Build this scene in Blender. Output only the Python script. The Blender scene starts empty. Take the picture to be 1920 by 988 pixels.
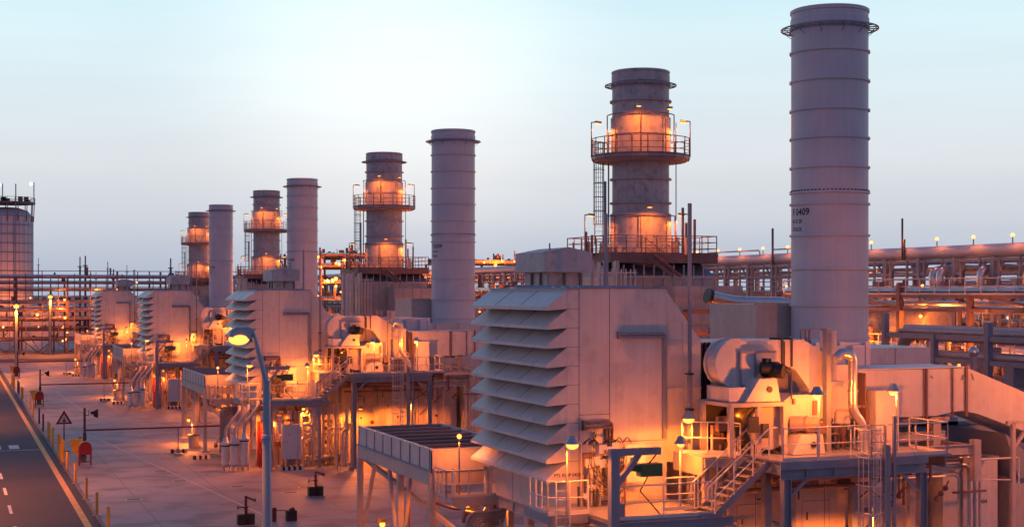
import bpy, math, random
from mathutils import Vector, Matrix
R = math.radians
PI = math.pi
scene = bpy.context.scene
COL = scene.collection
rnd = random.Random(7)

# ------------------------------------------------------------ camera
cd = bpy.data.cameras.new("camera")
cam = bpy.data.objects.new("camera", cd)
COL.objects.link(cam)
cam.location = (0, 0, 12.3)
cam.rotation_euler = (R(90), 0, -math.atan(1055 / 2725))
cd.sensor_width = 36
cd.lens = 36 * 2725 / 1920
cd.shift_y = 53 / 1920
cd.clip_start = 0.5
cd.clip_end = 6000
scene.camera = cam

# ------------------------------------------------------------ dusk sky
EXPOSURE = 0.0
scene.view_settings.view_transform = 'Standard'
scene.view_settings.look = 'None'
scene.view_settings.gamma = 1
scene.view_settings.exposure = EXPOSURE
w = bpy.data.worlds.new("World")
scene.world = w
w.use_nodes = True
nt = w.node_tree
nt.nodes.clear()
def N(t, k, **kw):
    n = t.nodes.new(k)
    for a, b in kw.items():
        setattr(n, a, b)
    return n
def ramp(t, stops):
    n = N(t, 'ShaderNodeValToRGB')
    e = n.color_ramp.elements
    e[0].position, e[0].color = stops[0][0], (*stops[0][1], 1)
    e[1].position, e[1].color = stops[-1][0], (*stops[-1][1], 1)
    for p, c in stops[1:-1]:
        x = e.new(p); x.color = (*c, 1)
    return n
def s2l(*c):
    return tuple(((v / 255) / 12.92 if v <= 10 else ((v / 255 + .055) / 1.055) ** 2.4) for v in c)
tc = N(nt, 'ShaderNodeTexCoord')
nm = N(nt, 'ShaderNodeVectorMath', operation='NORMALIZE')
nt.links.new(tc.outputs['Generated'], nm.inputs[0])
sx = N(nt, 'ShaderNodeSeparateXYZ')
nt.links.new(nm.outputs[0], sx.inputs[0])
# western half: measured dusk colours over elevation (z = sine of elevation)
front = ramp(nt, [(0.0, s2l(172, 186, 208)), (.018, s2l(186, 194, 211)), (.05, s2l(208, 213, 221)), (.085, s2l(222, 227, 232)),
                  (.125, s2l(222, 235, 241)), (.17, s2l(220, 242, 249)), (.215, s2l(206, 239, 250)), (.42, s2l(98, 132, 185)), (1.0, s2l(62, 76, 140))])
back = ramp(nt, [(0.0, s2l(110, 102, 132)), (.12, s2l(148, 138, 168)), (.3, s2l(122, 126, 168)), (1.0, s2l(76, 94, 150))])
nt.links.new(sx.outputs['Z'], front.inputs[0])
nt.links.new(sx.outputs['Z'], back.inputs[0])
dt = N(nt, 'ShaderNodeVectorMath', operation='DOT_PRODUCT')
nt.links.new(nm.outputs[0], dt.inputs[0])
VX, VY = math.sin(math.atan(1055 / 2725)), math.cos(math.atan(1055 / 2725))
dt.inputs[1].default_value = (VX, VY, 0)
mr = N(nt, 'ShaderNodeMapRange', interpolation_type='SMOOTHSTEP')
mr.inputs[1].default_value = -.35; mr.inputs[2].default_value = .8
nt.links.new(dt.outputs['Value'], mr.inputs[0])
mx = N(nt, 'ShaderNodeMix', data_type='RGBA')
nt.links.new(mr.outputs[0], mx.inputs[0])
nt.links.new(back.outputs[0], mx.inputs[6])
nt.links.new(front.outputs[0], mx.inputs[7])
# afterglow of the set sun
def sky_dir(px, py):
    u = (px - 960) / 2725
    v = Vector((VY * u + VX, -VX * u + VY, (547 - py) / 2725)); v.normalize()
    return v
dg = N(nt, 'ShaderNodeVectorMath', operation='DISTANCE')
nt.links.new(nm.outputs[0], dg.inputs[0])
dg.inputs[1].default_value = sky_dir(740, 110)
gl = N(nt, 'ShaderNodeMapRange', interpolation_type='SMOOTHERSTEP')
gl.inputs[1].default_value = .2; gl.inputs[2].default_value = 0
gl.inputs[3].default_value = 0; gl.inputs[4].default_value = .23
nt.links.new(dg.outputs['Value'], gl.inputs[0])
m2 = N(nt, 'ShaderNodeMix', data_type='RGBA', blend_type='ADD')
m2.inputs[0].default_value = 1
glc = N(nt, 'ShaderNodeMix', data_type='RGBA')
glc.inputs[6].default_value = (0, 0, 0, 1); glc.inputs[7].default_value = (1, .8, .62, 1)
nt.links.new(gl.outputs[0], glc.inputs[0])
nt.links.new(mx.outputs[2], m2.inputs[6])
nt.links.new(glc.outputs[2], m2.inputs[7])
bg = N(nt, 'ShaderNodeBackground')
bg.inputs[1].default_value = 1.0
out = N(nt, 'ShaderNodeOutputWorld')
hz = N(nt, 'ShaderNodeVectorMath', operation='MULTIPLY'); hz.inputs[1].default_value = (2.2, 2.2, 22)
nt.links.new(nm.outputs[0], hz.inputs[0])
hn_ = N(nt, 'ShaderNodeTexNoise'); hn_.inputs['Scale'].default_value = 1.6; hn_.inputs['Detail'].default_value = 5
nt.links.new(hz.outputs[0], hn_.inputs['Vector'])
hr_ = N(nt, 'ShaderNodeMapRange'); hr_.inputs[1].default_value = .3; hr_.inputs[2].default_value = .7; hr_.inputs[3].default_value = .98; hr_.inputs[4].default_value = 1.03
nt.links.new(hn_.outputs['Fac'], hr_.inputs[0])
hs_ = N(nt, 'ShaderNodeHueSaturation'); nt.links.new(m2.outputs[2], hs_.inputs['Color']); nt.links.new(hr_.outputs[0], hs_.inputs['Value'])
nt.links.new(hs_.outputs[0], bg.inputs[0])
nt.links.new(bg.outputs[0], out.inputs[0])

SODIUM = (1.0, .20, .015)
LAMP = 6.0      # global multiplier of the sodium lamps

# ------------------------------------------------------------ materials
def material(name, col, rough=.5, metal=0, var=.12, scale=.6, streak=.0, bump=0, dirt=None):
    m = bpy.data.materials.new(name); m.use_nodes = True
    t = m.node_tree; b = t.nodes['Principled BSDF']
    b.inputs['Roughness'].default_value = rough; b.inputs['Metallic'].default_value = metal
    g = N(t, 'ShaderNodeNewGeometry')
    n1 = N(t, 'ShaderNodeTexNoise'); n1.inputs['Scale'].default_value = scale; n1.inputs['Detail'].default_value = 6
    t.links.new(g.outputs['Position'], n1.inputs['Vector'])
    mp = N(t, 'ShaderNodeVectorMath', operation='MULTIPLY'); mp.inputs[1].default_value = (4, 4, .25)
    t.links.new(g.outputs['Position'], mp.inputs[0])
    n2 = N(t, 'ShaderNodeTexNoise'); n2.inputs['Scale'].default_value = 1.4; n2.inputs['Detail'].default_value = 5
    t.links.new(mp.outputs[0], n2.inputs['Vector'])
    def mul(sock, a, lo, hi):
        r = N(t, 'ShaderNodeMapRange'); r.inputs[1].default_value = .3; r.inputs[2].default_value = .7
        r.inputs[3].default_value = lo; r.inputs[4].default_value = hi
        t.links.new(sock, r.inputs[0]); return r.outputs[0]
    v1 = mul(n1.outputs['Fac'], 0, 1 - var, 1 + var)
    v2 = mul(n2.outputs['Fac'], 0, 1 - streak, 1)
    mm = N(t, 'ShaderNodeMath', operation='MULTIPLY'); t.links.new(v1, mm.inputs[0]); t.links.new(v2, mm.inputs[1])
    hs = N(t, 'ShaderNodeHueSaturation'); hs.inputs['Color'].default_value = (*col, 1)
    t.links.new(mm.outputs[0], hs.inputs['Value'])
    c = hs.outputs[0]
    if dirt:
        n3 = N(t, 'ShaderNodeTexNoise'); n3.inputs['Scale'].default_value = 2.3; n3.inputs['Detail'].default_value = 8
        t.links.new(g.outputs['Position'], n3.inputs['Vector'])
        f = N(t, 'ShaderNodeMapRange'); f.inputs[1].default_value = .52; f.inputs[2].default_value = .75; f.inputs[4].default_value = dirt[1]
        t.links.new(n3.outputs['Fac'], f.inputs[0])
        x = N(t, 'ShaderNodeMix', data_type='RGBA'); t.links.new(f.outputs[0], x.inputs[0]); t.links.new(c, x.inputs[6]); x.inputs[7].default_value = (*dirt[0], 1)
        c = x.outputs[2]
    t.links.new(c, b.inputs['Base Color'])
    if bump:
        bp = N(t, 'ShaderNodeBump'); bp.inputs['Strength'].default_value = bump; bp.inputs['Distance'].default_value = .02
        t.links.new(n1.outputs['Fac'], bp.inputs['Height']); t.links.new(bp.outputs[0], b.inputs['Normal'])
    return m
def emitter(name, col, s):
    m = bpy.data.materials.new(name); m.use_nodes = True
    b = m.node_tree.nodes['Principled BSDF']
    b.inputs['Base Color'].default_value = (*col, 1)
    b.inputs['Emission Color'].default_value = (*col, 1); b.inputs['Emission Strength'].default_value = s
    return m
RUST = (.10, .05, .03)
BEIGE = material('beige_paint', (.64, .59, .545), .42, var=.06, streak=.11, dirt=((.30, .25, .21), .3))
BEIGE2 = material('beige_cladding', (.52, .44, .39), .5, var=.08, streak=.12, dirt=((.2, .16, .13), .3))
STACK = material('grey_stack_paint', (.60, .575, .575), .5, var=.06, streak=.07)
STACKW = material('weathered_stack_steel', (.50, .47, .455), .55, var=.11, streak=.18, dirt=((.13, .09, .07), .55))
STEEL = material('grey_steel_paint', (.27, .275, .31), .45, var=.1, streak=.1, dirt=(RUST, .2))
RUSTY = material('primed_brown_steel', (.23, .135, .115), .6, var=.2, streak=.2)
DARK = material('dark_steel', (.055, .05, .05), .5, var=.2)
BLACK = material('black_rubber', (.016, .016, .018), .55, var=.1)
SEAM = material('panel_seam', (.13, .11, .10), .7)
GALV = material('galvanised_steel', (.36, .38, .40), .38, .55, var=.14, streak=.1)
POLE = material('galvanised_pole', (.30, .42, .50), .42, .25, var=.12, streak=.15)
SILVER = material('pipe_cladding_aluminium', (.62, .60, .58), .3, .85, var=.08, streak=.1)
RAIL = material('railing_paint', (.60, .55, .50), .45, var=.06)
YELLOW = material('yellow_paint', (.72, .38, .03), .5, var=.15, streak=.2, dirt=((.2, .12, .05), .4))
RED = material('dark_red_paint', (.15, .014, .014), .4, var=.12)
BRIGHTRED = material('red_skid_paint', (.42, .03, .02), .35, var=.1)
GREEN = material('green_machine_paint', (.04, .12, .06), .4)
WHITE = material('white_paint', (.56, .53, .50), .45, var=.05)
TUBE = material('cooler_tube_brown', (.34, .215, .19), .55, 0, var=.12)
LIT = emitter('sodium_lamp_glass', (1, .30, .045), 3.6)
FARLIT = emitter('far_lamp_glass', (1, .34, .09), 3.4)
COOL = emitter('whitish_lamp_glass', (1, .80, .58), 7)
TXT = material('black_lettering', (.03, .03, .035), .6)

# ------------------------------------------------------------ mesh collector
class MB:
    def __init__(s): s.v = []; s.f = []; s.g = []; s.lock = False
    def add(s, vs, fs):
        if not s.lock: s.g.append((len(s.v), len(s.f)))
        o = len(s.v); s.v += [tuple(v) for v in vs]; s.f += [tuple(i + o for i in f) for f in fs]; return s
    def box(s, x0, x1, y0, y1, z0, z1):
        return s.add([(x0,y0,z0),(x1,y0,z0),(x1,y1,z0),(x0,y1,z0),(x0,y0,z1),(x1,y0,z1),(x1,y1,z1),(x0,y1,z1)],
                     [(3,2,1,0),(4,5,6,7),(0,1,5,4),(1,2,6,5),(2,3,7,6),(3,0,4,7)])
    def bar(s, p, q, a, b=None):
        b = b or a
        p, q = Vector(p), Vector(q); d = (q - p)
        if d.length < 1e-6: return s
        d.normalize()
        up = Vector((0, 0, 1)) if abs(d.z) < .95 else Vector((0, 1, 0))
        x = d.cross(up).normalized() * a / 2; y = x.cross(d).normalized() * b / 2
        return s.add([p-x-y, p+x-y, p+x+y, p-x+y, q-x-y, q+x-y, q+x+y, q-x+y],
                     [(0,1,2,3),(7,6,5,4),(0,4,5,1),(1,5,6,2),(2,6,7,3),(3,7,4,0)])
    def ibeam(s, p, q, h, wd):
        p, q = Vector(p), Vector(q); t = .03
        dz = Vector((0, 0, h / 2 - t / 2))
        s.bar(p + dz, q + dz, wd, t); s.lock = True; s.bar(p - dz, q - dz, wd, t)
        s.bar(p, q, .03, h - 2 * t); s.lock = False
        return s
    def split(s):
        out = []
        for i, (a, b) in enumerate(s.g):
            a2, b2 = s.g[i+1] if i + 1 < len(s.g) else (len(s.v), len(s.f))
            m = MB(); m.v = s.v[a:a2]; m.f = [tuple(k - a for k in f) for f in s.f[b:b2]]; out.append(m)
        return out
    def pipe(s, pts, r, n=8, caps=True):
        pts = [Vector(p) for p in pts]; rings = []
        prev = None
        rr = r if isinstance(r, (list, tuple)) else [r] * len(pts)
        for i, p in enumerate(pts):
            if i == 0: d = pts[1] - p
            elif i == len(pts) - 1: d = p - pts[i-1]
            else: d = (pts[i+1] - p).normalized() + (p - pts[i-1]).normalized()
            d.normalize()
            if prev is None:
                up = Vector((0, 0, 1)) if abs(d.z) < .9 else Vector((1, 0, 0))
                x = d.cross(up).normalized()
            else:
                x = (prev - d * prev.dot(d)).normalized()
            prev = x; y = d.cross(x)
            rings.append([p + (x * math.cos(2*PI*k/n) + y * math.sin(2*PI*k/n)) * rr[i] for k in range(n)])
        vs = [v for rg in rings for v in rg]; fs = []
        for i in range(len(pts) - 1):
            for k in range(n):
                a = i*n + k; b = i*n + (k+1) % n
                fs.append((a, b, b + n, a + n))
        if caps: fs.append(tuple(range(n))[::-1]); fs.append(tuple(range(len(vs)-n, len(vs))))
        return s.add(vs, fs)
    def bent(s, pts, r, n=8, rad=None, seg=5):
        "pipe with rounded elbows"
        rad = rad or r * 3
        P = [Vector(p) for p in pts]; o = [P[0]]
        for i in range(1, len(P) - 1):
            a = (P[i-1] - P[i]); b = (P[i+1] - P[i])
            k = min(rad, a.length * .45, b.length * .45)
            A = P[i] + a.normalized() * k; B = P[i] + b.normalized() * k
            for j in range(seg + 1):
                t = j / seg; o.append(A * (1-t)**2 + P[i] * 2*t*(1-t) + B * t*t)
        o.append(P[-1])
        return s.pipe(o, r, n)
    def lathe(s, cx, cy, prof, n=48, a0=0, a1=2*PI, closed=False):
        full = abs(a1 - a0 - 2*PI) < 1e-6; m = n if full else n + 1
        vs = []
        for r, z in prof:
            for k in range(m):
                a = a0 + (a1 - a0) * k / n; vs.append((cx + r*math.cos(a), cy + r*math.sin(a), z))
        fs = []; L = len(prof)
        for i in range(L if closed else L - 1):
            j = (i + 1) % L
            for k in range(n):
                k2 = (k+1) % m
                fs.append((i*m+k, i*m+k2, j*m+k2, j*m+k))
        return s.add(vs, fs)
    def ring(s, cx, cy, z0, z1, r0, r1, n=48, a0=0, a1=2*PI):
        return s.lathe(cx, cy, [(r0,z0),(r1,z0),(r1,z1),(r0,z1)], n, a0, a1, closed=True)
    def cyl(s, cx, cy, z0, z1, r, n=32, r2=None):
        r2 = r if r2 is None else r2
        return s.lathe(cx, cy, [(0.001,z0),(r,z0),(r2,z1),(0.001,z1)], n)
    def prism(s, prof, a0, a1, axis='y'):
        n = len(prof)
        def P(u, v, a): return (u, a, v) if axis == 'y' else ((a, u, v) if axis == 'x' else (u, v, a))
        vs = [P(u, v, a0) for u, v in prof] + [P(u, v, a1) for u, v in prof]
        return s.add(vs, [tuple(range(n)), tuple(range(2*n-1, n-1, -1))] + [(i, i+n, (i+1) % n + n, (i+1) % n) for i in range(n)])
    def ball(s, c, r, n=10, sz=1):
        prof = [(max(.0005, r*math.sin(PI*i/n)), c[2] - r*sz*math.cos(PI*i/n)) for i in range(n+1)]
        return s.lathe(c[0], c[1], prof, n+4)
    def rail(s, pts, h=1.1, r=.026, step=1.25, mid=1, toe=True, n=6):
        for a, b in zip(pts, pts[1:]):
            a, b = Vector(a), Vector(b); L = (b - a).length; k = max(1, round(L / step)); up = Vector((0, 0, h))
            s.pipe([a + up, b + up], r, n)
            for m in range(mid):
                u = up * ((m+1) / (mid+1)); s.pipe([a + u, b + u], r*.8, n)
            for i in range(k + 1):
                p = a + (b - a) * (i / k); s.pipe([p, p + up], r, n)
            if toe: s.bar(a + Vector((0,0,.06)), b + Vector((0,0,.06)), .012, .12)
        return s
    def ladder(s, p, z0, z1, out, side, cage=True, wd=.5, cz=None, r=.025):
        "p = (x,y) on the ladder plane; out = unit vector away from the wall; side = unit vector along the rungs"
        p = Vector((p[0], p[1], 0)); o = Vector((*out, 0)); q = Vector((*side, 0))
        for sg in (-1, 1):
            a = p + q * sg * wd/2; s.bar(a + Vector((0,0,z0)), a + Vector((0,0,z1)), r*1.6, r*2.4)
        z = z0 + .2
        while z < z1:
            s.bar(p - q*wd/2 + Vector((0,0,z)), p + q*wd/2 + Vector((0,0,z)), r*.9); z += .3
        if cage:
            c0 = cz if cz is not None else z0 + 2.2
            zz = c0; K = 8
            def cp(t, z): a = PI * t / K; return p + q * math.cos(a) * wd*.68 + o * math.sin(a) * .72 + Vector((0,0,z))
            while zz <= z1 + .01:
                for t in range(K): s.bar(cp(t, zz), cp(t+1, zz), .012, .055)
                zz += (z1 - c0) / max(1, round((z1 - c0) / .9))
            for t in range(1, K): s.bar(cp(t, c0), cp(t, z1), .03, .012)
        return s

SPLIT = {'panel_seam', 'hood_seam', 'equipment', 'branch_pipe', 'small_box', 'slim_post', 'damper_actuator', 'ladder_bar', 'support', 'flange', 'main_pipe', 'rack_column', 'rack_beam', 'process_pipe', 'expansion_loop', 'stanchion', 'knee_brace', 'tube',
         'hoop', 'valve_wheel', 'riser_pipe', 'casing_column', 'gusset', 'inlet_ring', 'duct_flange', 'notice', 'gauge', 'window', 'diagonal_brace',
         'beam', 'header_pipe', 'drain_pipe', 'control_box', 'pin', 'main_beam', 'auxiliary_box', 'mast', 'crossing_pipe', 'handle_plate', 'pipe_run',
         'roof_equipment', 'instrument', 'housing_fitting', 'side_rib', 'conduit_box', 'handrail_hoop', 'rack_diagonal', 'pedestal_eye', 'bundle_pipe'}
def shade(me):
    me.polygons.foreach_set('use_smooth', [True] * len(me.polygons))
def mesh_obj(name, mb, m, base, smooth):
    me = bpy.data.meshes.new(name)
    bx, by, bz = base
    me.from_pydata([(x-bx, y-by, z-bz) for x, y, z in mb.v], [], mb.f)
    import bmesh
    bm = bmesh.new(); bm.from_mesh(me); bmesh.ops.recalc_face_normals(bm, faces=bm.faces[:]); bm.to_mesh(me); bm.free()
    me.materials.append(m)
    if smooth:
        shade(me)
        try: me.set_sharp_from_angle(angle=R(35))
        except Exception: pass
    me.update()
    o = bpy.data.objects.new(name, me); COL.objects.link(o)
    return o
UNIT = ['nearest', 'second', 'third', 'farthest']
PITCH = 56.3
REPEATS = []
class Thing:
    def __init__(s, name, label, cat, base, group=None, ks=None):
        s.base = base; s.tpl = label; s.ks = ks
        s.root = bpy.data.objects.new(name, None); s.root.empty_display_size = .3
        COL.objects.link(s.root); s.root.location = base
        s.root['category'] = cat
        s.root['label'] = label.replace('{u}', UNIT[ks[0]]) if ks else label
        if group: s.root['group'] = group
        if ks: REPEATS.append(s)
    def part(s, name, mb, m, parent=None, smooth=False, label=None):
        if name in SPLIT and len(mb.g) > 1:
            Q = mb.split()
            for q in Q[:96]: o = s.part(name + ' ', q, m, parent, smooth, label)
            if len(Q) > 96:
                rest = MB()
                for q in Q[96:]: rest.add(q.v, q.f)
                o = s.part(name + ' ', rest, m, parent, smooth, label); o['kind'] = 'stuff'
            return o
        name = name.strip()
        o = mesh_obj(name, mb, m, s.base, smooth); o.parent = parent or s.root
        if label: o['label'] = label
        return o
    def light(s, pos, power, rad=.12, col=SODIUM, parent=None, spot=None, aim=None):
        spot = spot or 174
        aim = aim or (pos[0], pos[1], pos[2] - 1)
        ld = bpy.data.lights.new('lamp_light', 'SPOT' if spot < 200 else 'POINT')
        ld.energy = power * LAMP; ld.color = col; ld.shadow_soft_size = rad
        o = bpy.data.objects.new('lamp_light', ld); COL.objects.link(o)
        o.location = Vector(pos) - Vector(s.base); o.parent = parent or s.root
        if spot < 200:
            ld.spot_size = R(spot); ld.spot_blend = .3
            d = Vector(aim) - Vector(pos); o.rotation_euler = d.to_track_quat('-Z', 'Y').to_euler()
        return o
def copy_tree(o, parent=None):
    c = o.copy(); COL.objects.link(c)
    if parent: c.parent = parent
    for ch in list(o.children): copy_tree(ch, c)
    return c
def spread_units():
    for s in REPEATS:
        for k in s.ks[1:]:
            c = copy_tree(s.root); c.location.y += PITCH * k
            c['label'] = s.tpl.replace('{u}', UNIT[k])
            if 'group' not in s.root.keys(): c['group'] = s.root['group'] = s.root['category'] + 's of the turbine units'
        s.root.location.y += PITCH * s.ks[0]
def structure(name, mb, m, smooth=False):
    o = mesh_obj(name, mb, m, (0, 0, 0), smooth); o['kind'] = 'structure'; return o
def lettering(txt, size, place):
    "flat text mesh sent through place(u, v) -> world point"
    cu = bpy.data.curves.new('lettering', 'FONT'); cu.body = txt; cu.size = size; cu.offset = size * .02; cu.resolution_u = 3
    o = bpy.data.objects.new('lettering', cu); COL.objects.link(o)
    dg_ = bpy.context.evaluated_depsgraph_get(); me = bpy.data.meshes.new_from_object(o.evaluated_get(dg_))
    mb = MB(); mb.v = [place(v.co.x, v.co.y) for v in me.vertices]; mb.f = [tuple(p.vertices) for p in me.polygons]
    bpy.data.objects.remove(o); bpy.data.meshes.remove(me)
    return mb
ALL = (0, 1, 2, 3)

# ------------------------------------------------------------ ground, road
def concrete():
    m = material('yard_concrete', (.29, .255, .245), .58, var=.2, scale=.09, bump=.0)
    t = m.node_tree; b = t.nodes['Principled BSDF']; src = b.inputs['Base Color'].links[0].from_socket
    g = N(t, 'ShaderNodeNewGeometry'); sp = N(t, 'ShaderNodeSeparateXYZ'); t.links.new(g.outputs['Position'], sp.inputs[0])
    prev = None
    for ax, per in (('X', 5.2), ('Y', 6.4)):
        a = N(t, 'ShaderNodeMath', operation='PINGPONG'); a.inputs[1].default_value = per / 2; t.links.new(sp.outputs[ax], a.inputs[0])
        c = N(t, 'ShaderNodeMath', operation='LESS_THAN'); c.inputs[1].default_value = .035; t.links.new(a.outputs[0], c.inputs[0])
        if prev: x = N(t, 'ShaderNodeMath', operation='MAXIMUM'); t.links.new(prev, x.inputs[0]); t.links.new(c.outputs[0], x.inputs[1]); prev = x.outputs[0]
        else: prev = c.outputs[0]
    n = N(t, 'ShaderNodeTexNoise'); n.inputs['Scale'].default_value = .35; n.inputs['Detail'].default_value = 9; t.links.new(g.outputs['Position'], n.inputs['Vector'])
    f = N(t, 'ShaderNodeMapRange'); f.inputs[1].default_value = .48; f.inputs[2].default_value = .66; f.inputs[4].default_value = .8; t.links.new(n.outputs['Fac'], f.inputs[0])
    q = N(t, 'ShaderNodeMath', operation='MULTIPLY'); q.inputs[1].default_value = .75; t.links.new(prev, q.inputs[0])
    q2 = N(t, 'ShaderNodeMath', operation='MAXIMUM'); t.links.new(q.outputs[0], q2.inputs[0]); t.links.new(f.outputs[0], q2.inputs[1])
    x = N(t, 'ShaderNodeMix', data_type='RGBA'); t.links.new(q2.outputs[0], x.inputs[0]); t.links.new(src, x.inputs[6]); x.inputs[7].default_value = (.13, .11, .105, 1)
    t.links.new(x.outputs[2], b.inputs['Base Color'])
    return m
def sheet(x0, x1, y0, y1, z): return MB().add([(x0,y0,z),(x1,y0,z),(x1,y1,z),(x0,y1,z)], [(0,1,2,3)])
CONC = concrete()
ASPH = material('asphalt', (.05, .046, .054), .78, var=.22, scale=.12, bump=.15)
g_ = MB().add([(-2500,-400,0),(2500,-400,0),(2500,5000,0),(-2500,5000,0)], [(0,1,2,3)])
structure('ground', g_, CONC)
structure('road', sheet(-1.2, 7.45, -20, 288, .004), ASPH)
structure('far_road', sheet(-200, 300, 266, 281, .008), ASPH)
yl = MB(); yl.add(sheet(6.62, 6.98, -20, 262, .012).v, [(0,1,2,3)])
structure('road_edge_line', yl, material('yellow_line_paint', (.62, .36, .06), .6, var=.2, scale=1.5))
WP = material('white_line_paint', (.62, .60, .58), .6, var=.2, scale=2)
mk = MB()
for y in range(-4, 110, 8):
    o = len(mk.v); mk.add(sheet(3.12, 3.3, y + 1.2, y + 4.6, .012).v, [(0,1,2,3)])
mk.add(sheet(-1, 6.6, 119.0, 119.2, .012).v, [(0,1,2,3)])
for x in (1.7, 3.05, 4.4): mk.add(sheet(x, x + .75, 120.3, 123.2, .012).v, [(0,1,2,3)])
structure('road_markings', mk, WP)
gm = MB()
gm.add([(11.4,127.5,.006),(11.5,127.5,.006),(16.3,79,.006),(16.2,79,.006)], [(0,1,2,3)])
gm.add([(12.2,186,.006),(12.3,186,.006),(13.1,150,.006),(13.0,150,.006)], [(0,1,2,3)])
structure('yard_markings', gm, material('faded_line_paint', (.46, .43, .42), .6, var=.2, scale=2))
kb = MB().box(7.45, 7.6, -20, 262, -.1, .1)
structure('kerb', kb, material('kerb_concrete', (.16, .14, .14), .7, var=.2))

# ------------------------------------------------------------ helpers for lamps on things
def floodlight(T, top, out, z0=None, power=300, pole=True, head=.24, lit=LIT, glow=.14, spot=None, aim=None):
    "hooded sodium floodlight on a pole, part of thing T"
    x, y, z = top; ox, oy = out
    if pole:
        p = MB().pipe([(x, y, z0), (x, y, z - .05), (x + ox*.1, y + oy*.1, z)], .035, 8); po = T.part('lamp_post', p, GALV, smooth=True)
    else: po = T.root
    hx, hy = x + ox*head*1.1, y + oy*head*1.1
    h = MB()
    h.lathe(hx, hy, [(.02, z+.13), (head*.45, z+.11), (head*.62, z), (head*.95, z-.12), (head, z-.15), (head*.9, z-.15), (head*.55, z-.02), (.02, z+.02)], 16)
    ho = T.part('lamp_head', h, GALV, parent=None if not pole else po, smooth=True)
    b = MB().ball((hx, hy, z-.19), glow*1.25, 8, .7)
    # the glass is a child of the post, beside the head, so that it stays two levels down
    T.part('lamp_glass', b, lit, parent=None if not pole else po, smooth=True)
    T.light((hx + ox*.12, hy + oy*.12, z - .42), power, .1, spot=spot, aim=aim)

exec_order = []
def clutter(T, x0, x1, y0, y1, z0, z1, n, seed, mats=None, rmax=.1):
    r = random.Random(seed); mats = mats or (BEIGE2, RUSTY, SILVER)
    A = [MB() for _ in mats]; B = [MB() for _ in mats]
    for i in range(n):
        k = r.randrange(len(mats)); x = r.uniform(x0, x1); y = r.uniform(y0, y1); z = r.uniform(z0, z1); t = r.random()
        if t < .35: A[k].pipe([(x, y, z0), (x, y, z)], r.uniform(.03, rmax), 8)
        elif t < .7:
            X = min(x1, x + r.uniform(.4, 1.6)); A[k].bent([(x, y, z0), (x, y, z), (X, y, z), (X, y + .2, max(z0, z - r.uniform(.2, 1)))], r.uniform(.025, rmax*.8), 8)
        else:
            a = r.uniform(.06, .24); B[k].box(x-a, x+a, y-.12, y+.12, z, min(z1+.3, z + a*2.2))
    for k, m in enumerate(mats):
        if A[k].v: T.part('branch_pipe', A[k], m, smooth=True)
        if B[k].v: T.part('small_box', B[k], m)
# ============================================================ turbine unit (built once at the nearest unit, copied along Y)
# ---- air intake filter house
X0, X1, Y0, Y1, ZT, ZB = 20.55, 24.5, 47.6, 55.6, 12.4, 4.15
T = Thing('filter_house', 'tall beige air intake filter house with ten weather hoods, {u} turbine unit', 'filter house', (22.5, 51.6, 0), 'air intake filter houses of the turbines', ALL)
body = MB().box(X0, X1, Y0, Y1, ZB, ZT)
b_ = T.part('wall', body, BEIGE)
sm = MB()
for x in (21.0, 22.2): sm.box(x-.012, x+.012, Y0-.004, Y0+.01, 4.3, ZT-.01)
for i in range(11): sm.box(X0, 21.0, Y0-.004, Y0+.01, 5.57+.679*i, 5.585+.679*i)
for z in (7.9,): sm.box(21.0, 22.2, Y0-.004, Y0+.01, z-.01, z+.01)
sm.box(22.2, X1, Y0-.004, Y0+.01, 6.88, 6.905)
for y in (50.3, 53.0): sm.box(X0-.004, X0+.01, y-.02, y+.02, ZB, 5.45)
T.part('panel_seam', sm, SEAM, parent=b_)
cap = MB().box(X0-.04, X1+.03, Y0-.03, Y1+.03, ZT, ZT+.05)
T.part('roof_edge', cap, STEEL, parent=b_)
for i in range(10):
    t = 5.62 + .679 * i
    h = MB().prism([(X0-.002, t+.62), (19.76, t+.045), (19.73, t+.03), (19.73, t-.09), (19.76, t-.1), (X0-.002, t-.045)], Y0+.004, Y1-.02)
    ho = T.part('weather_hood', h, BEIGE)
    s_ = MB()
    for y in (50.3, 52.9):
        s_.bar((X0-.02, y, t+.612), (19.77, y, t+.054), .022, .012)
    T.part('hood_seam', s_, SEAM, parent=ho)
tr = MB().prism([(X1, ZT-.02), (24.62, ZT-.06), (26.05, 10.5), (26.05, 6.5), (25.6, 6.05), (X1, 6.05)], Y0+.25, Y1-.3)
to = T.part('intake_transition', tr, BEIGE)
sm = MB()
for z in (10.45, 8.75, 7.35): sm.box(X1+.002, 26.06, Y0+.22, Y0+.26, z-.03, z+.03)
sm.box(25.28, 25.34, Y0+.22, Y0+.26, 6.1, 11.2)
T.part('stiffener', sm, BEIGE, parent=to)
gk = MB().box(26.05, 26.5, Y0+.4, Y1-.4, 6.3, 10.35)
for x in (26.1, 26.28, 26.45): gk.box(x-.03, x+.03, Y0+.28, Y0+.45, 6.25, 10.42)
T.part('expansion_joint', gk, BLACK)
fr = MB()
for x in (X0+.08, X1-.1):
    fr.ibeam((x, Y0+.02, 3.93), (x, Y1, 3.93), .42, .2)
for y in (Y0+.1, 50.3, 53, Y1-.1): fr.ibeam((X0, y, 3.9), (X1, y, 3.9), .36, .18)
T.part('base_frame', fr, BEIGE2)
for x in (X0+.15, X1-.15):
    for y in (Y0+.15, 51.6, Y1-.15):
        T.part('leg', MB().box(x-.13, x+.13, y-.13, y+.13, 0, 3.72), BEIGE2)
br = MB()
for a, b in ((Y0+.2, 51.5), (Y1-.2, 51.7)):
    br.bar((X0+.15, a, 3.6), (X0+.15, b, .3), .12)
T.part('brace', br, BEIGE2)
ct = MB()
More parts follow.
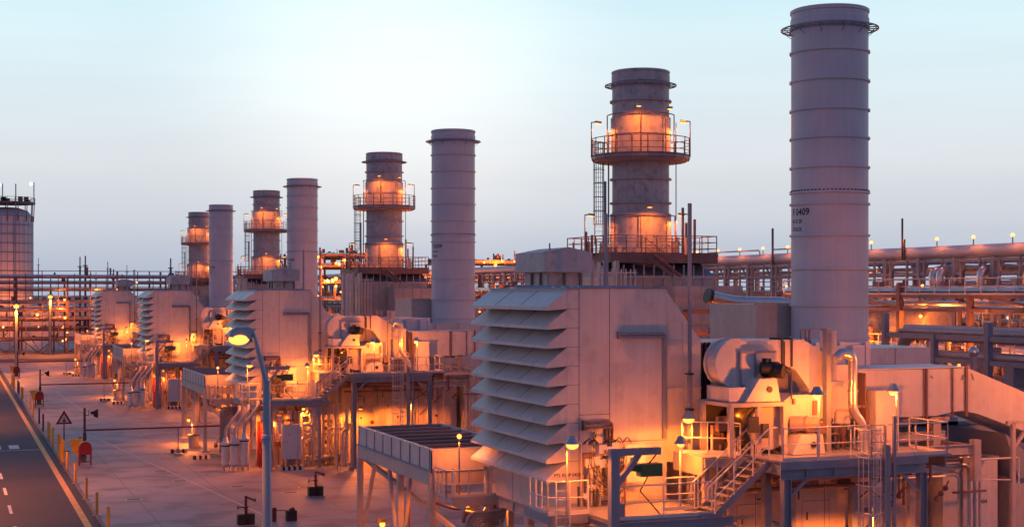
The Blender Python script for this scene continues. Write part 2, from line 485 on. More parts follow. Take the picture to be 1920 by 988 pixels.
ct.bent([(22.55, Y0-.1, 10.78), (24.42, Y0-.1, 10.78), (24.42, Y0-.1, 6.95)], .05, 8, .15)
ct.box(22.5, 24.4, Y0-.16, Y0-.02, 10.62, 10.68)
ct.box(22.5, 22.62, Y0-.12, Y0, 10.6, 10.85)
ct.box(24.3, 24.36, Y0-.12, Y0, 6.95, 10.65)
T.part('conduit', ct, STEEL, smooth=True)
ct = MB()
ct.bent([(21.15, Y0-.12, 7.62), (22.25, Y0-.12, 7.62), (22.25, Y0-.12, 5.0)], .05, 8, .15)
ct.box(21.1, 22.2, Y0-.2, Y0-.03, 7.4, 7.46)
ct.box(21.1, 21.16, Y0-.2, Y0, 7.35, 7.7)
for x in (22.0, 22.12): ct.box(x, x+.07, Y0-.12, Y0, 5.0, 7.35)
T.part('cable_tray', ct, RUSTY)
ct = MB()
for i in range(9):
    a = rnd.uniform(21.5, 21.75); z = 7.3 - .07*i
    ct.bar((a, Y0-.06, z), (rnd.uniform(21.5, 21.8), Y0-.05, z-.12), .03)
T.part('loose_cable', ct, DARK)
T.part('lettering', lettering('PTL KOP 0{0}'.format(401), .17, lambda u, v: (20.02+u, Y0-.004-.002, 5.72+v)), TXT)
dr = MB().box(23.4, 24.3, Y0-.03, Y0, 4.85, 6.75)
d_ = T.part('access_door', dr, BEIGE)
T.part('handle', MB().box(23.5, 23.56, Y0-.07, Y0-.03, 5.6, 5.85), DARK, parent=d_)
rf = MB()
rf.box(21.6, 24.2, 49, 49.1, ZT+.05, ZT+.13); rf.box(21.4, 24.3, 54.8, 54.9, ZT+.05, ZT+.17)
for i in range(6): rf.box(21.9+i*.4, 22.05+i*.4, 52, 52.3, ZT+.05, ZT+.12)
T.part('roof_fitting', rf, POLE)

# ---- intake duct behind the fans
T = Thing('intake_duct', 'blue-grey ribbed air duct behind the fans, {u} turbine unit', 'duct', (30, 51, 7), 'ribbed intake ducts', ALL)
T.part('casing', MB().box(26.5, 33.9, 48.6, 54.6, 7.2, 10.3), STACK)
rb = MB()
for x in (27.6, 29.2, 30.4, 31.5, 32.6, 33.8): rb.box(x-.09, x+.12, 48.42, 48.7, 7.2, 10.34)
rb.box(26.5, 33.9, 48.4, 48.6, 9.25, 9.31)
for x in (31.0, 32.1, 33.2): rb.prism([(x-.2, 48.6), (x-.1, 48.4), (x+.45, 48.4), (x+.55, 48.6)], 7.3, 10.2, 'z')
T.part('rib', rb, STACK)
T.part('support', MB().box(28, 28.3, 50, 50.3, 0, 7.2).box(33, 33.3, 50, 50.3, 0, 7.2).box(28, 28.3, 53, 53.3, 0, 7.2).box(33, 33.3, 53, 53.3, 0, 7.2), BEIGE2)

# ---- plain stack
CX, CY, CR = 39.7, 60.0, 1.83
def cyl_place(cx, cy, r, z, ang, sgn=1):
    return lambda u, v: (cx + r*math.cos(ang + u/r), cy + r*math.sin(ang + u/r), z + v)
def plain_stack(k, num):
    dy = PITCH * k
    T = Thing('plain_stack', f'smooth grey bypass stack with even rings and black number, {UNIT[k]} turbine unit', 'stack', (CX, CY + dy, 0), 'smooth bypass stacks')
    T.base = (CX, CY + dy, 0)
    cy = CY + dy
    T.part('shell', MB().lathe(CX, cy, [(CR, 1.5), (CR, 25.66), (CR+.05, 25.7), (CR+.05, 25.84), (CR-.02, 25.88), (CR-.08, 25.84), (CR-.08, 24), (.01, 24)], 72), STACK, smooth=True)
    for z in (23.8, 22.4, 21.0, 19.65, 18.25, 17.05, 16.5, 15.0, 13.4, 11.65, 10.1):
        T.part('stiffener_ring', MB().ring(CX, cy, z-.045, z+.045, CR-.02, CR+.085, 72), STACK, smooth=True)
    T.part('top_band', MB().lathe(CX, cy, [(CR, 25.05), (CR+.04, 25.1), (CR+.04, 25.4), (CR, 25.45)], 72), STACK, smooth=True)
    hr = MB().ring(CX, cy, 24.92, 24.98, CR+.42, CR+.5, 64)
    for i in range(24):
        a = 2*PI*i/24; hr.bar((CX+(CR-.02)*math.cos(a), cy+(CR-.02)*math.sin(a), 24.95), (CX+(CR+.44)*math.cos(a), cy+(CR+.44)*math.sin(a), 24.95), .04, .05)
        if i % 2: hr.bar((CX+(CR+.45)*math.cos(a), cy+(CR+.45)*math.sin(a), 24.95), (CX+CR*math.cos(a), cy+CR*math.sin(a), 24.6), .03)
    hr.ring(CX, cy, 24.88, 25.04, CR-.01, CR+.07, 64)
    T.part('painter_rail', hr, STEEL, smooth=True)
    bt = MB()
    for i in range(60):
        a = 2*PI*i/60; bt.bar((CX+CR*math.cos(a), cy+CR*math.sin(a), 17.13), (CX+(CR+.06)*math.cos(a), cy+(CR+.06)*math.sin(a), 17.13), .07, .06)
    T.part('flange_bolts', bt, DARK)
    face = math.atan2(-cy, -CX)
    # lettering starts near the left edge of the shell as seen from the road side
    a0 = face - R(70)
    for s_, z, g in (('F ' + num, 15.95, .46), ('01 B 20', 15.58, .26), ('STACK', 15.2, .26)):
        T.part('lettering', lettering(s_, g, cyl_place(CX, cy, CR+.006, z, a0)), TXT)
for k, num in enumerate(('0409', '0309', '0209', '0109')): plain_stack(k, num)
T = Thing('stack_inlet_box', 'pink-beige box duct joining the foot of the smooth stack, {u} turbine unit', 'duct', (38, 63, 0), 'box ducts at the smooth stacks', ALL)
T.part('casing', MB().box(36.45, 42.5, 61.4, 66, 0, 11.7), BEIGE2)
T.part('edge_strip', MB().box(36.4, 36.55, 61.3, 61.5, 0, 11.75).box(36.4, 42.5, 61.32, 61.42, 11.6, 11.75), BEIGE2)
T = Thing('stack_base_box', 'low beige box under the smooth stack, {u} turbine unit', 'duct', (39.7, 60, 0), 'low base boxes', ALL)
T.part('casing', MB().box(35.6, 43, 56.6, 61.3, 0, 9.7), BEIGE)
T.part('rib', MB().box(37, 37.1, 56.5, 56.6, 1, 9.7).box(39, 39.1, 56.5, 56.6, 1, 9.7).box(41, 41.1, 56.5, 56.6, 1, 9.7), BEIGE)

# ---- exhaust stack with platforms
HX, HY = 39.5, 80.2
T = Thing('platform_stack', 'weathered exhaust stack with two railed platforms and lamps, {u} turbine unit', 'stack', (HX, HY, 0), 'exhaust stacks with platforms', ALL)
HR = 1.74
fc = math.atan2(-HY, -HX)
T.part('shell', MB().lathe(HX, HY, [(HR, 13), (HR, 25.58), (HR+.05, 25.62), (HR+.05, 25.72), (HR-.03, 25.76), (HR-.1, 25.7), (HR-.1, 24), (.01, 24)], 72), STACKW, smooth=True)
T.part('top_band', MB().lathe(HX, HY, [(HR, 25.0), (HR+.04, 25.05), (HR+.04, 25.5), (HR, 25.55)], 64), STACKW, smooth=True)
T.part('cladding_band', MB().lathe(HX, HY, [(HR, 22.95), (HR+.09, 22.9), (HR+.09, 20.6), (HR, 20.55)], 64), STACKW, smooth=True)
T.part('cladding_band', MB().lathe(HX, HY, [(HR, 17.1), (HR+.12, 17.03), (HR+.12, 14.5), (HR, 14.5)], 64), STACKW, smooth=True)
for z in (23.9, 21.9, 19.15, 17.7, 15.6): T.part('stiffener_ring', MB().ring(HX, HY, z-.05, z+.05, HR-.02, HR+.15, 64), STACKW, smooth=True)
hr = MB().ring(HX, HY, 24.85, 24.92, HR+.38, HR+.46, 64).ring(HX, HY, 24.8, 25.0, HR-.01, HR+.08, 64)
for i in range(20):
    a = 2*PI*i/20; hr.bar((HX+HR*math.cos(a), HY+HR*math.sin(a), 24.88), (HX+(HR+.42)*math.cos(a), HY+(HR+.42)*math.sin(a), 24.88), .04, .06)
T.part('painter_rail', hr, STEEL, smooth=True)
def platform(T, z, ri, ro, n, square=0):
    d = MB().ring(HX, HY, z-.12, z, ri, ro, n)
    d.lathe(HX, HY, [(ro-.02, z-.12), (ro-.25, z-.3), (ri+.5, z-.34), (ri+.02, z-.38), (ri, z-.32), (ri+.4, z-.28), (ro-.3, z-.13)], n, closed=True)
    for i in range(n):
        a = 2*PI*i/n; c, s = math.cos(a), math.sin(a)
        d.bar((HX+ri*c, HY+ri*s, z-.2), (HX+(ro-.05)*c, HY+(ro-.05)*s, z-.12), .06, .2)
    pl = T.part('platform', d, STEEL)
    pts = [(HX+(ro-.04)*math.cos(2*PI*i/n), HY+(ro-.04)*math.sin(2*PI*i/n), z) for i in range(n+1)]
    T.part('railing', MB().rail(pts, 1.12, .028, 2, mid=2), RUSTY, parent=pl)
platform(T, 20.5, HR+.1, 3.04, 20)
d = MB().box(HX-3.5, HX+3.5, HY-3.2, HY+3.2, 14.35, 14.5)
for i in range(8): d.box(HX-3.5, HX+3.5, HY-3.15+i*.88, HY-3.05+i*.88, 14.05, 14.35)
d.box(HX-3.55, HX-3.5, HY-3.25, HY+3.25, 14.0, 14.55); d.box(HX+3.5, HX+3.55, HY-3.25, HY+3.25, 14.0, 14.55); d.box(HX-3.5, HX+3.5, HY-3.25, HY-3.2, 14.0, 14.55)
pl = T.part('platform', d, RUSTY)
c4 = [(HX-3.5, HY-3.2, 14.5), (HX+3.5, HY-3.2, 14.5), (HX+3.5, HY+3.2, 14.5), (HX-3.5, HY+3.2, 14.5), (HX-3.5, HY-3.2, 14.5)]
T.part('railing', MB().rail(c4, 1.12, .03, 1.0, mid=2), RUSTY, parent=pl)
# hoop frames in front of the upper band
fv = Vector((math.cos(fc), math.sin(fc))); lv = Vector((fv.y, -fv.x))      # lv: to the left seen from the camera
if lv.dot(Vector((-1, 0))) < 0: lv = -lv
def HP(l, f, z): return (HX + lv.x*l + fv.x*f, HY + lv.y*l + fv.y*f, z)
fm = MB()
for z0_, z1_, rr in ((20.5, 23.05, 2.05), (14.5, 16.9, 2.1)):
    K = 6; a0, a1 = fc - R(95), fc + R(95)
    P = [(HX+rr*math.cos(a0+(a1-a0)*i/24), HY+rr*math.sin(a0+(a1-a0)*i/24)) for i in range(25)]
    fm.pipe([(x, y, z1_) for x, y in P], .035, 6)
    for i in range(0, 25, 6): fm.pipe([(P[i][0], P[i][1], z0_), (P[i][0], P[i][1], z1_)], .035, 6)
T.part('hoop_frame', fm, RUSTY, smooth=True)
for l, f, z in ((.1, 2.15, 23.4), (-1.75, 1.4, 23.3), (-.55, 2.2, 17.35)):
    hp = HP(l, f, z)
    h = MB().box(hp[0]-.13, hp[0]+.13, hp[1]-.13, hp[1]+.13, z, z+.13)
    ho = T.part('lamp_head', h, GALV)
    T.part('lamp_glass', MB().box(hp[0]-.1, hp[0]+.1, hp[1]-.1, hp[1]+.1, z-.04, z-.001), LIT, parent=ho)
    lp = HP(l*1.5, f*1.5 + .05, z-.1)
    T.light(lp, 80 if abs(l) < .6 else 26, .1)
for l, zb, zt in ((3.0, 20.5, 22.65), (-3.0, 20.5, 22.65), (3.4, 14.5, 17.0), (-2.9, 14.5, 17.0)):
    x, y, _ = HP(l, .3, 0); sg = -1 if l > 0 else 1
    p = T.part('lamp_post', MB().pipe([(x, y, zb), (x, y, zt), (x - lv.x*.25*(1 if l>0 else -1), y - lv.y*.25*(1 if l>0 else -1), zt+.03)], .04, 6), DARK, smooth=True)
    q = Vector((x, y)) - lv * (.42 if l > 0 else -.42)
    hd = MB().bar((q.x + .2*lv.x, q.y + .2*lv.y, zt+.04), (q.x - .2*lv.x, q.y - .2*lv.y, zt-.02), .22, .13)
    T.part('lamp_head', hd, GALV, parent=p)
    T.part('lamp_glass', MB().bar((q.x + .17*lv.x, q.y + .17*lv.y, zt-.05), (q.x - .17*lv.x, q.y - .17*lv.y, zt-.11), .18, .06), LIT, parent=p)
    T.light((q.x, q.y, zt-.35), 60, .1)
ldr = MB().ladder(HP(2.55, .2, 0)[:2], 15.2, 21.4, tuple(fv), tuple(lv), cz=16.4)
T.part('ladder', ldr, DARK)
T.part('riser_pipe', MB().pipe([HP(1.95, .5, 13), HP(1.95, .5, 22)], .05, 6).pipe([HP(-2.15, .3, 13), HP(-2.15, .3, 22.6)], .03, 6).pipe([HP(2.15, .9, 13), HP(2.15, .9, 19)], .09, 8), STEEL, smooth=True)
eq = MB()
for i in range(14):
    l = rnd.uniform(-3.2, 3.3); f = rnd.uniform(2.0, 2.6); s = rnd.uniform(.06, .22); z = 14.5
    x, y, _ = HP(l, f, 0); eq.box(x-s, x+s, y-s, y+s, z, z+rnd.uniform(.2, 1.0))
for i in range(12):
    l = rnd.uniform(-3.2, -.2); x, y, _ = HP(l, 2.3, 0); eq.pipe([(x, y, 14.5), (x, y, 15.0+rnd.random()*.8), (x+.4, y, 15.0+rnd.random()*.6)], .05, 6)
T.part('damper_actuator', eq, BEIGE2)
ms = MB()
for l, h in ((3.25, 15.9), (2.9, 15.7), (-2.5, 17.3), (-2.7, 16.4), (-3.2, 16.6)):
    x, y, _ = HP(l, 2.3, 0); ms.bar((x, y, 14.4), (x, y, h), .12)
T.part('stanchion', ms, RUSTY)

# ---- building under the exhaust stack
T = Thing('exhaust_casing', 'ribbed beige casing with sloping roof under the exhaust stack, {u} turbine unit', 'building', (39.5, 80, 0), 'exhaust casings', ALL)
T.part('wall', MB().box(36.2, 42.9, 77.2, 84, 0, 13.2).box(38.9, 43.4, 74.6, 77.1, 0, 12.65), BEIGE2)
rb = MB()
for i in range(10): rb.box(36.2+i*.66, 36.27+i*.66, 77.12, 77.2, 0, 13.9)
rb.box(36.1, 42.9, 77.08, 77.16, 13.1, 13.25)
for i in range(6): rb.box(38.9+i*.88, 38.96+i*.88, 74.55, 74.6, 0, 12.65)
for z in (8.2, 10.4, 12.1): rb.box(38.85, 43.45, 74.5, 74.58, z, z+.1)
for i in range(4): rb.box(38.84, 38.9, 74.7+i*.7, 74.76+i*.7, 0, 12.65)
T.part('rib', rb, BEIGE2)
T.part('roof', MB().prism([(77.1, 13.2), (84, 13.2), (84, 14.0), (79.0, 14.0)], 36.2, 43.0, 'x'), STEEL)
cl = MB()
for x in (34.4, 35.3, 36.0): cl.box(x, x+.22, 76.3, 76.6, 0, 14.1)
cl.box(34.3, 36.3, 76.4, 76.5, 10.5, 10.6); cl.box(34.3, 36.3, 76.4, 76.5, 12.4, 12.5); cl.box(34.3, 36.3, 76.4, 76.5, 8.5, 8.6)
T.part('casing_column', cl, BEIGE2)
vb = MB()
for i in range(9): vb.bar((34.5+i*.3, 75.6, .2), (34.5+i*.3, 75.6, 13.6), .06)
for z in (7, 8.6, 10.2, 11.8, 13.4): vb.bar((34.4, 75.58, z), (37.0, 75.58, z), .07)
T.part('ladder_bar', vb, RAIL)
T.part('riser_pipe', MB().pipe([(34.85, 76.2, 2), (34.85, 76.2, 14)], .12, 10).pipe([(35.15, 76.1, 2), (35.15, 76.1, 14)], .07, 8).pipe([(35.75, 76.1, 2), (35.75, 76.1, 14)], .1, 8).pipe([(36.5, 76.3, 2), (36.5, 76.3, 13.4)], .06, 8), SILVER, smooth=True)
st = MB()
a, b = HP(-.3, 3.4, 14.45), HP(-1.9, 4.2, 13.2)
st.bar(a, b, .06, .2); st.bar((a[0]+.5, a[1], a[2]), (b[0]+.5, b[1], b[2]), .06, .2); st.rail([a, b], 1.0, .025, .9)
T.part('roof_stair', st, RUSTY)

# ---- roof vent housing
T = Thing('vent_housing', 'mushroom shaped grey vent housing rising behind the {u} filter house', 'vent', (24.8, 59, 0), 'mushroom vent housings', ALL)
T.part('cap', MB().prism([(23.7, 13.15), (25.95, 13.15), (25.95, 14.0), (24.85, 14.22), (23.7, 14.0)], 57.4, 60.8), STACKW)
T.part('shaft', MB().box(24.0, 25.6, 57.8, 60.4, 6, 13.15), STACKW)
T.part('rib', MB().box(24.75, 24.85, 57.72, 57.8, 6, 13.1).box(25.5, 25.62, 57.7, 57.8, 6, 13.1).box(23.9, 24, 58.4, 58.5, 6, 13.1).box(23.9, 24, 59.4, 59.5, 6, 13.1), RUSTY)
T.part('pin', MB().bar((24.2, 58, 14.0), (24.2, 58, 14.4), .05).bar((25.4, 58.2, 14.0), (25.4, 58.2, 14.45), .05), STEEL)
T.part('leg', MB().box(24.0, 24.2, 57.8, 58, 0, 6).box(25.4, 25.6, 57.8, 58, 0, 6).box(24, 24.2, 60.2, 60.4, 0, 6).box(25.4, 25.6, 60.2, 60.4, 0, 6), BEIGE2)

# ---- work lamps behind the ducts
for x, y, z, pw, lb in ((34.2, 57.5, 9.2, 420, 'beside the smooth stack foot'), (37.3, 71.5, 9.0, 520, 'in front of the ribbed casing'), (27.5, 60.5, 8.6, 320, 'behind the vent housing')):
    T = Thing('work_lamp', 'sodium work lamp on a pole ' + lb + ', {u} turbine unit', 'lamp', (x, y, 0), 'work lamps on poles', ALL)
    T.part('post', MB().pipe([(x, y, 0), (x, y, z)], .05, 8), GALV, smooth=True)
    T.part('head', MB().lathe(x, y, [(.02, z+.15), (.15, z+.12), (.27, z-.05), (.24, z-.05), (.02, z+.05)], 14), GALV, smooth=True)
    T.part('glass', MB().ball((x, y, z-.07), .12, 8), LIT, smooth=True)
    T.light((x, y, z-.35), pw * .3, .12, spot=168)
# ---- lightning masts
for x, y, z, l in ((25.0, 46.75, 15.5, 'beside the duct'), (25.9, 55.0+.9, 15.6, 'behind the filter house')):
    T = Thing('lightning_mast', 'thin dark lightning mast ' + l + ', {u} turbine unit', 'mast', (x, y, 0), 'lightning masts', ALL)
    T.part('pole', MB().bar((x, y, 0), (x, y, 9.3), .15).bar((x, y, 9.3), (x, y, z), .11), POLE if 0 else STEEL)
    T.part('clamp', MB().box(x-.12, x+.12, y-.1, y+.16, 8.0, 8.1).box(x-.12, x+.12, y-.1, y+.16, 9.3, 9.36), DARK)

# ---- upper fan
T = Thing('cooling_fan', 'upper scroll fan with grey volute and black motor, {u} turbine unit', 'fan', (27.5, 45.5, 6.55), 'upper scroll fans', ALL)
vl = MB()
prof = [(26.1 + .82*math.cos(R(a)), 9.75 + .82*math.sin(R(a))) for a in range(90, 271, 12)]
prof += [(26.5, 8.93), (26.6, 9.3), (27.0, 9.62), (28.15, 9.64), (28.55, 9.5), (29.15, 8.75), (29.15, 6.6), (29.75, 6.6), (29.75, 10.1), (28.9, 10.57)]
vl.prism(prof, 45.35, 46.05)
T.part('volute', vl, BEIGE, smooth=True)
T.part('inlet_ring', MB().prism([(26.1 + .9*math.cos(R(a)), 9.75 + .9*math.sin(R(a))) for a in range(84, 277, 12)], 45.2, 45.36).prism([(26.1 + .9*math.cos(R(a)), 9.75 + .9*math.sin(R(a))) for a in range(84, 277, 12)], 45.95, 46.1), BEIGE, smooth=True)
T.part('side_panel', MB().box(26.15, 27.55, 45.1, 45.3, 9.0, 10.15), BEIGE)
T.part('panel_frame', MB().box(26.7, 26.76, 45.05, 45.12, 9.0, 10.15).box(26.1, 27.6, 45.06, 45.12, 10.12, 10.2).box(26.12, 26.18, 45.06, 45.12, 8.9, 10.15), STEEL)
T.part('duct_flange', MB().box(27.95, 28.02, 45.28, 46.15, 9.6, 10.64).box(28.35, 28.41, 45.28, 46.15, 9.6, 10.64).box(28.02, 28.1, 45.3, 45.36, 9.7, 10.5), DARK)
mo = MB()
mo.pipe([(26.75, 44.75, 9.62), (27.2, 44.6, 9.6)], .2, 14)
mo.add(*(lambda m: (m.v, m.f))(MB().pipe([(26.95, 44.95, 9.55), (27.45, 44.35, 9.5)], .26, 16)))
mo.box(26.9, 27.1, 44.6, 44.9, 9.7, 9.95)
for i in range(6): mo.pipe([(27.0+.06*i, 44.89-.072*i, 9.545), (27.02+.06*i, 44.866-.072*i, 9.545)], .29, 16)
T.part('motor', mo, BLACK, smooth=True)
T.part('pedestal', MB().prism([(25.95, 8.45), (27.35, 8.45), (27.2, 9.25), (26.5, 9.25)], 44.4, 45.3).pipe([(26.9, 44.39, 8.85), (26.9, 44.37, 8.85)], .1, 12), BEIGE)
T.part('eyelet', MB().pipe([(26.9, 44.395, 8.87), (26.9, 44.36, 8.87)], .11, 14), BLACK)
T.part('base_block', MB().box(25.4, 26.2, 44.6, 46.2, 8.45, 8.95), BEIGE)
st = MB()
st.box(25.3, 27.6, 44.3, 46.6, 8.28, 8.42)
for x in (25.35, 26.45, 27.5):
    for y in (44.4, 46.4): st.box(x-.08, x+.08, y-.08, y+.08, 6.55, 8.3)
T.part('stand', st, BEIGE2)
T.part('power_cable', MB().bent([(27.42, 44.4, 9.7), (27.75, 44.35, 9.55), (27.8, 44.4, 8.5)], .03, 6, .2), BLACK, smooth=True)
T.part('back_panel', MB().box(26.2, 29.1, 46.72, 46.9, 8.3, 9.65), BEIGE2)
T.part('shade_panel', MB().box(25.6, 27.9, 46.74, 46.88, 6.6, 8.28), BLACK)  # black sheet stands in for deep shade below the blower stand
T.part('control_box', MB().box(25.9, 26.3, 44.1, 44.25, 7.4, 7.95).box(26.45, 26.7, 44.1, 44.25, 7.2, 7.7), DARK)

# ---- lower fan
T = Thing('lower_fan', 'lower fan drum with beige bearing housing and brown motor, {u} turbine unit', 'fan', (28, 45, 6.55), 'lower fans', ALL)
T.part('drum', MB().prism([(27.0 + .85*math.cos(R(a)), 7.5 + .85*math.sin(R(a))) for a in range(0, 360, 15)], 45.0, 46.2), DARK, smooth=True)
T.part('drum_rim', MB().prism([(27.15 + .8*math.cos(R(a)), 7.5 + .8*math.sin(R(a))) for a in range(0, 360, 15)], 44.8, 45.0), BEIGE2, smooth=True)
T.part('housing', MB().prism([(27.55, 7.3), (29.1, 7.3), (29.1, 8.5), (28.9, 8.62), (28.0, 8.62), (27.55, 8.35)], 44.7, 46.0), BEIGE)
T.part('housing_fitting', MB().box(28.0, 28.08, 44.6, 44.7, 8.3, 8.5).box(27.6, 27.72, 44.6, 44.7, 7.3, 7.9).box(28.85, 29.0, 44.62, 44.7, 7.9, 8.4), RUSTY)
T.part('motor', MB().pipe([(27.95, 44.75, 7.6), (28.35, 44.5, 7.6)], .28, 16).pipe([(28.35, 44.5, 7.6), (28.8, 44.25, 7.6)], .24, 16).pipe([(28.4, 44.47, 7.6), (28.5, 44.42, 7.6)], .3, 16), TUBE, smooth=True)
T.part('pedestal', MB().prism([(27.65, 6.57), (29.0, 6.57), (28.9, 7.25), (28.0, 7.25)], 44.1, 44.9), BEIGE)
T.part('eyelet', MB().pipe([(28.5, 44.09, 6.9), (28.5, 44.05, 6.9)], .11, 14), BLACK)
sk = MB()
for i in range(14):
    x = rnd.uniform(25.4, 31); s = rnd.uniform(.1, .3); z = 6.55; sk.box(x, x+s, 46.0, 46.2, z, z+rnd.uniform(.3, 1.4))
T.part('auxiliary_box', sk, RUSTY)
clutter(T, 25.4, 31.2, 44.9, 46.1, 6.55, 8.1, 34, 31, (BEIGE2, RUSTY, DARK))

# ---- tall square post, goose neck vent
T = Thing('vent_post', 'tall square grey post with flat panel between the ducts, {u} turbine unit', 'post', (29.9, 45, 6.55), 'square posts', ALL)
T.part('post', MB().box(29.55, 29.75, 44.85, 45.1, 6.55, 10.95), STEEL)
T.part('panel', MB().box(29.75, 30.15, 45.1, 45.6, 9.0, 10.9).box(29.7, 30.45, 45.05, 45.65, 8.85, 9.05), BEIGE)
T.part('lower_panel', MB().box(29.8, 31.2, 45.8, 46.6, 7.4, 9.6).box(29.95, 31.1, 45.76, 45.82, 7.45, 8.85), BEIGE)
T.part('comb', MB().box(28.9, 28.97, 45.5, 45.6, 10.4, 10.95).box(29.1, 29.17, 45.5, 45.6, 10.4, 10.95).box(29.25, 29.32, 45.5, 45.6, 10.3, 10.9).box(28.85, 30.0, 45.55, 45.6, 10.9, 10.96), STEEL)
T = Thing('gooseneck_vent', 'silver gooseneck vent pipe curling over at the top, {u} turbine unit', 'pipe', (30.8, 44.5, 6.55), 'gooseneck vents', ALL)
T.part('pipe', MB().bent([(29.72, 44.5, 9.9), (29.95, 44.5, 10.12), (30.42, 44.5, 10.0), (30.42, 44.5, 8.0), (30.86, 44.5, 7.5), (30.86, 44.5, 6.55)], .17, 16, .4, 7), SILVER, smooth=True)
T.part('collar', MB().ring(30.42, 44.5, 8.7, 8.76, .16, .2, 20).ring(30.86, 44.5, 6.9, 6.96, .16, .2, 20), GALV, smooth=True)

# ---- main side duct
T = Thing('exhaust_duct', 'long pink-lit beige duct sloping down to the right, {u} turbine unit', 'duct', (36, 47.3, 7.5), 'long sloping side ducts', ALL)
top = [(31.45, 9.37), (36.75, 9.34), (39.4, 8.36), (46, 5.9)]
bot = [(46, 4.3), (39.4, 6.83), (37.1, 7.6), (36.4, 7.72), (35.9, 7.68), (35.2, 7.56), (31.45, 7.56)]
T.part('casing', MB().prism(top + bot, 46.0, 48.4), BEIGE, smooth=True)
fl = MB()
for x, w_ in ((34.75, .035), (35.95, .02), (36.6, .05), (31.5, .05)): fl.box(x-w_, x+w_, 45.93, 46.0, 7.5, 9.45 if x == 36.6 else 9.38)
fl.box(34.62, 34.66, 45.95, 46.0, 7.5, 9.38)
T.part('flange', fl, RUSTY)
T.part('top_lip', MB().box(31.4, 36.75, 45.97, 48.42, 9.375, 9.41), STACK)
T.part('lifting_eye', MB().bar((34.95, 45.97, 9.1), (35.05, 45.97, 9.0), .02).bar((36.45, 45.97, 9.1), (36.4, 45.97, 8.9), .02).bar((36.85, 45.97, 9.15), (36.95, 45.97, 8.9), .02), DARK)
T.part('support', MB().box(33.4, 33.65, 46.6, 46.9, 6.2, 7.55).box(35.4, 35.75, 46.4, 46.8, 6.2, 7.55).box(35.1, 36.0, 46.2, 47.2, 7.35, 7.5).box(33.3, 34.8, 46.5, 47.2, 7.3, 7.5), BEIGE2)
T.part('junction_box', MB().box(31.55, 31.9, 45.3, 45.8, 7.0, 8.0).box(31.5, 31.55, 45.3, 45.9, 8.1, 9.3), RUSTY)
T = Thing('switch_cabinet', 'tall plain beige cabinet under the floodlight on the upper deck, {u} turbine unit', 'cabinet', (32.5, 45.2, 6.55), 'tall cabinets on the upper decks', ALL)
T.part('case', MB().box(31.7, 32.7, 44.9, 45.7, 6.56, 8.62), BEIGE)
T.part('lid', MB().box(31.65, 32.75, 44.85, 45.75, 8.62, 8.67), BEIGE)

# ---- decks
T = Thing('lower_deck', 'lower steel walkway deck with railing in front of the {u} filter house', 'platform', (22, 45, 4.75), 'lower walkway decks', ALL)
T.part('deck', MB().box(20.35, 24.5, 43.5, 47.55, 4.68, 4.75).box(18.9, 20.35, 45.3, 47.55, 4.68, 4.75), STEEL)
bm = MB()
for y in (43.45, 47.4): bm.ibeam((20.3, y, 4.52), (24.9, y, 4.52), .32, .16)
for x in (20.4, 22.3, 24.3): bm.ibeam((x, 43.5, 4.5), (x, 47.4, 4.5), .3, .15)
bm.box(18.85, 18.9, 45.2, 47.5, 4.45, 4.75); bm.box(18.9, 20.3, 45.24, 45.3, 4.45, 4.75)
T.part('beam', bm, STEEL)
rl = MB().rail([(24.1, 43.5, 4.75), (20.45, 43.5, 4.75)], 1.12, .028, 1.7)
rl.rail([(20.35, 45.35, 4.75), (19.6, 45.35, 4.75), (18.95, 45.6, 4.75), (18.95, 47.2, 4.75)], 1.12, .028, .55)
rl.rail([(23.0, 44.9, 4.75), (24.2, 44.9, 4.75)], 1.12, .028, .6)
T.part('railing', rl, RAIL, smooth=True)
for x, y in ((20.5, 43.6), (20.75, 43.6), (24.2, 43.6), (20.5, 47.0), (24.2, 47.0), (18.95, 45.35), (22.4, 45.5)):
    T.part('leg', MB().box(x-.1, x+.1, y-.1, y+.1, 0, 4.4 if x != 20.75 else 5.3), STEEL if y < 44 else BEIGE2)
ar = MB()
for x, sg in ((20.6, 1), (24.1, -1)):
    K = 8
    prof = [(x, 4.35)] + [(x + sg*(1.2 - 1.2*math.cos(R(90*i/K))), 3.1 + 1.2*math.sin(R(90*i/K))) for i in range(K+1)]
    ar.prism(prof, 43.65, 43.75)
T.part('gusset', ar, BEIGE2)
T.part('ladder', MB().ladder((19.3, 45.1), 0.3, 5.9, (0, -1), (1, 0), cage=False), RAIL)
floodlight(T, (19.42, 45.05, 7.35), (.3, -.9), 4.75, power=110, glow=.17, head=.27, spot=190)
floodlight(T, (23.75, 45.1, 7.2), (-.4, -.9), 4.4, power=60, glow=.10)
floodlight(T, (24.75, 46.1, 7.95), (-.7, -.4), 4.75, power=85, glow=.16, head=.27, spot=185)
T.light((23.2, 45.4, 6.5), 45, .1, spot=200)  # added fill light without a fixture, spreads orange over the house wall
T.part('lamp_head', MB().box(24.75, 25.05, 46.5, 46.8, 7.0, 7.1), GALV)
# under-deck lamps
for x, y, z in ((21.2, 45.2, 4.0), (23.6, 46.0, 4.0)):
    g = T.part('lamp_head', MB().box(x-.15, x+.15, y-.15, y+.15, z, z+.1), GALV)
    T.part('lamp_glass', MB().ball((x, y, z-.05), .13, 8), LIT, parent=g, smooth=True)
    T.light((x, y, z-.3), 190, .12)

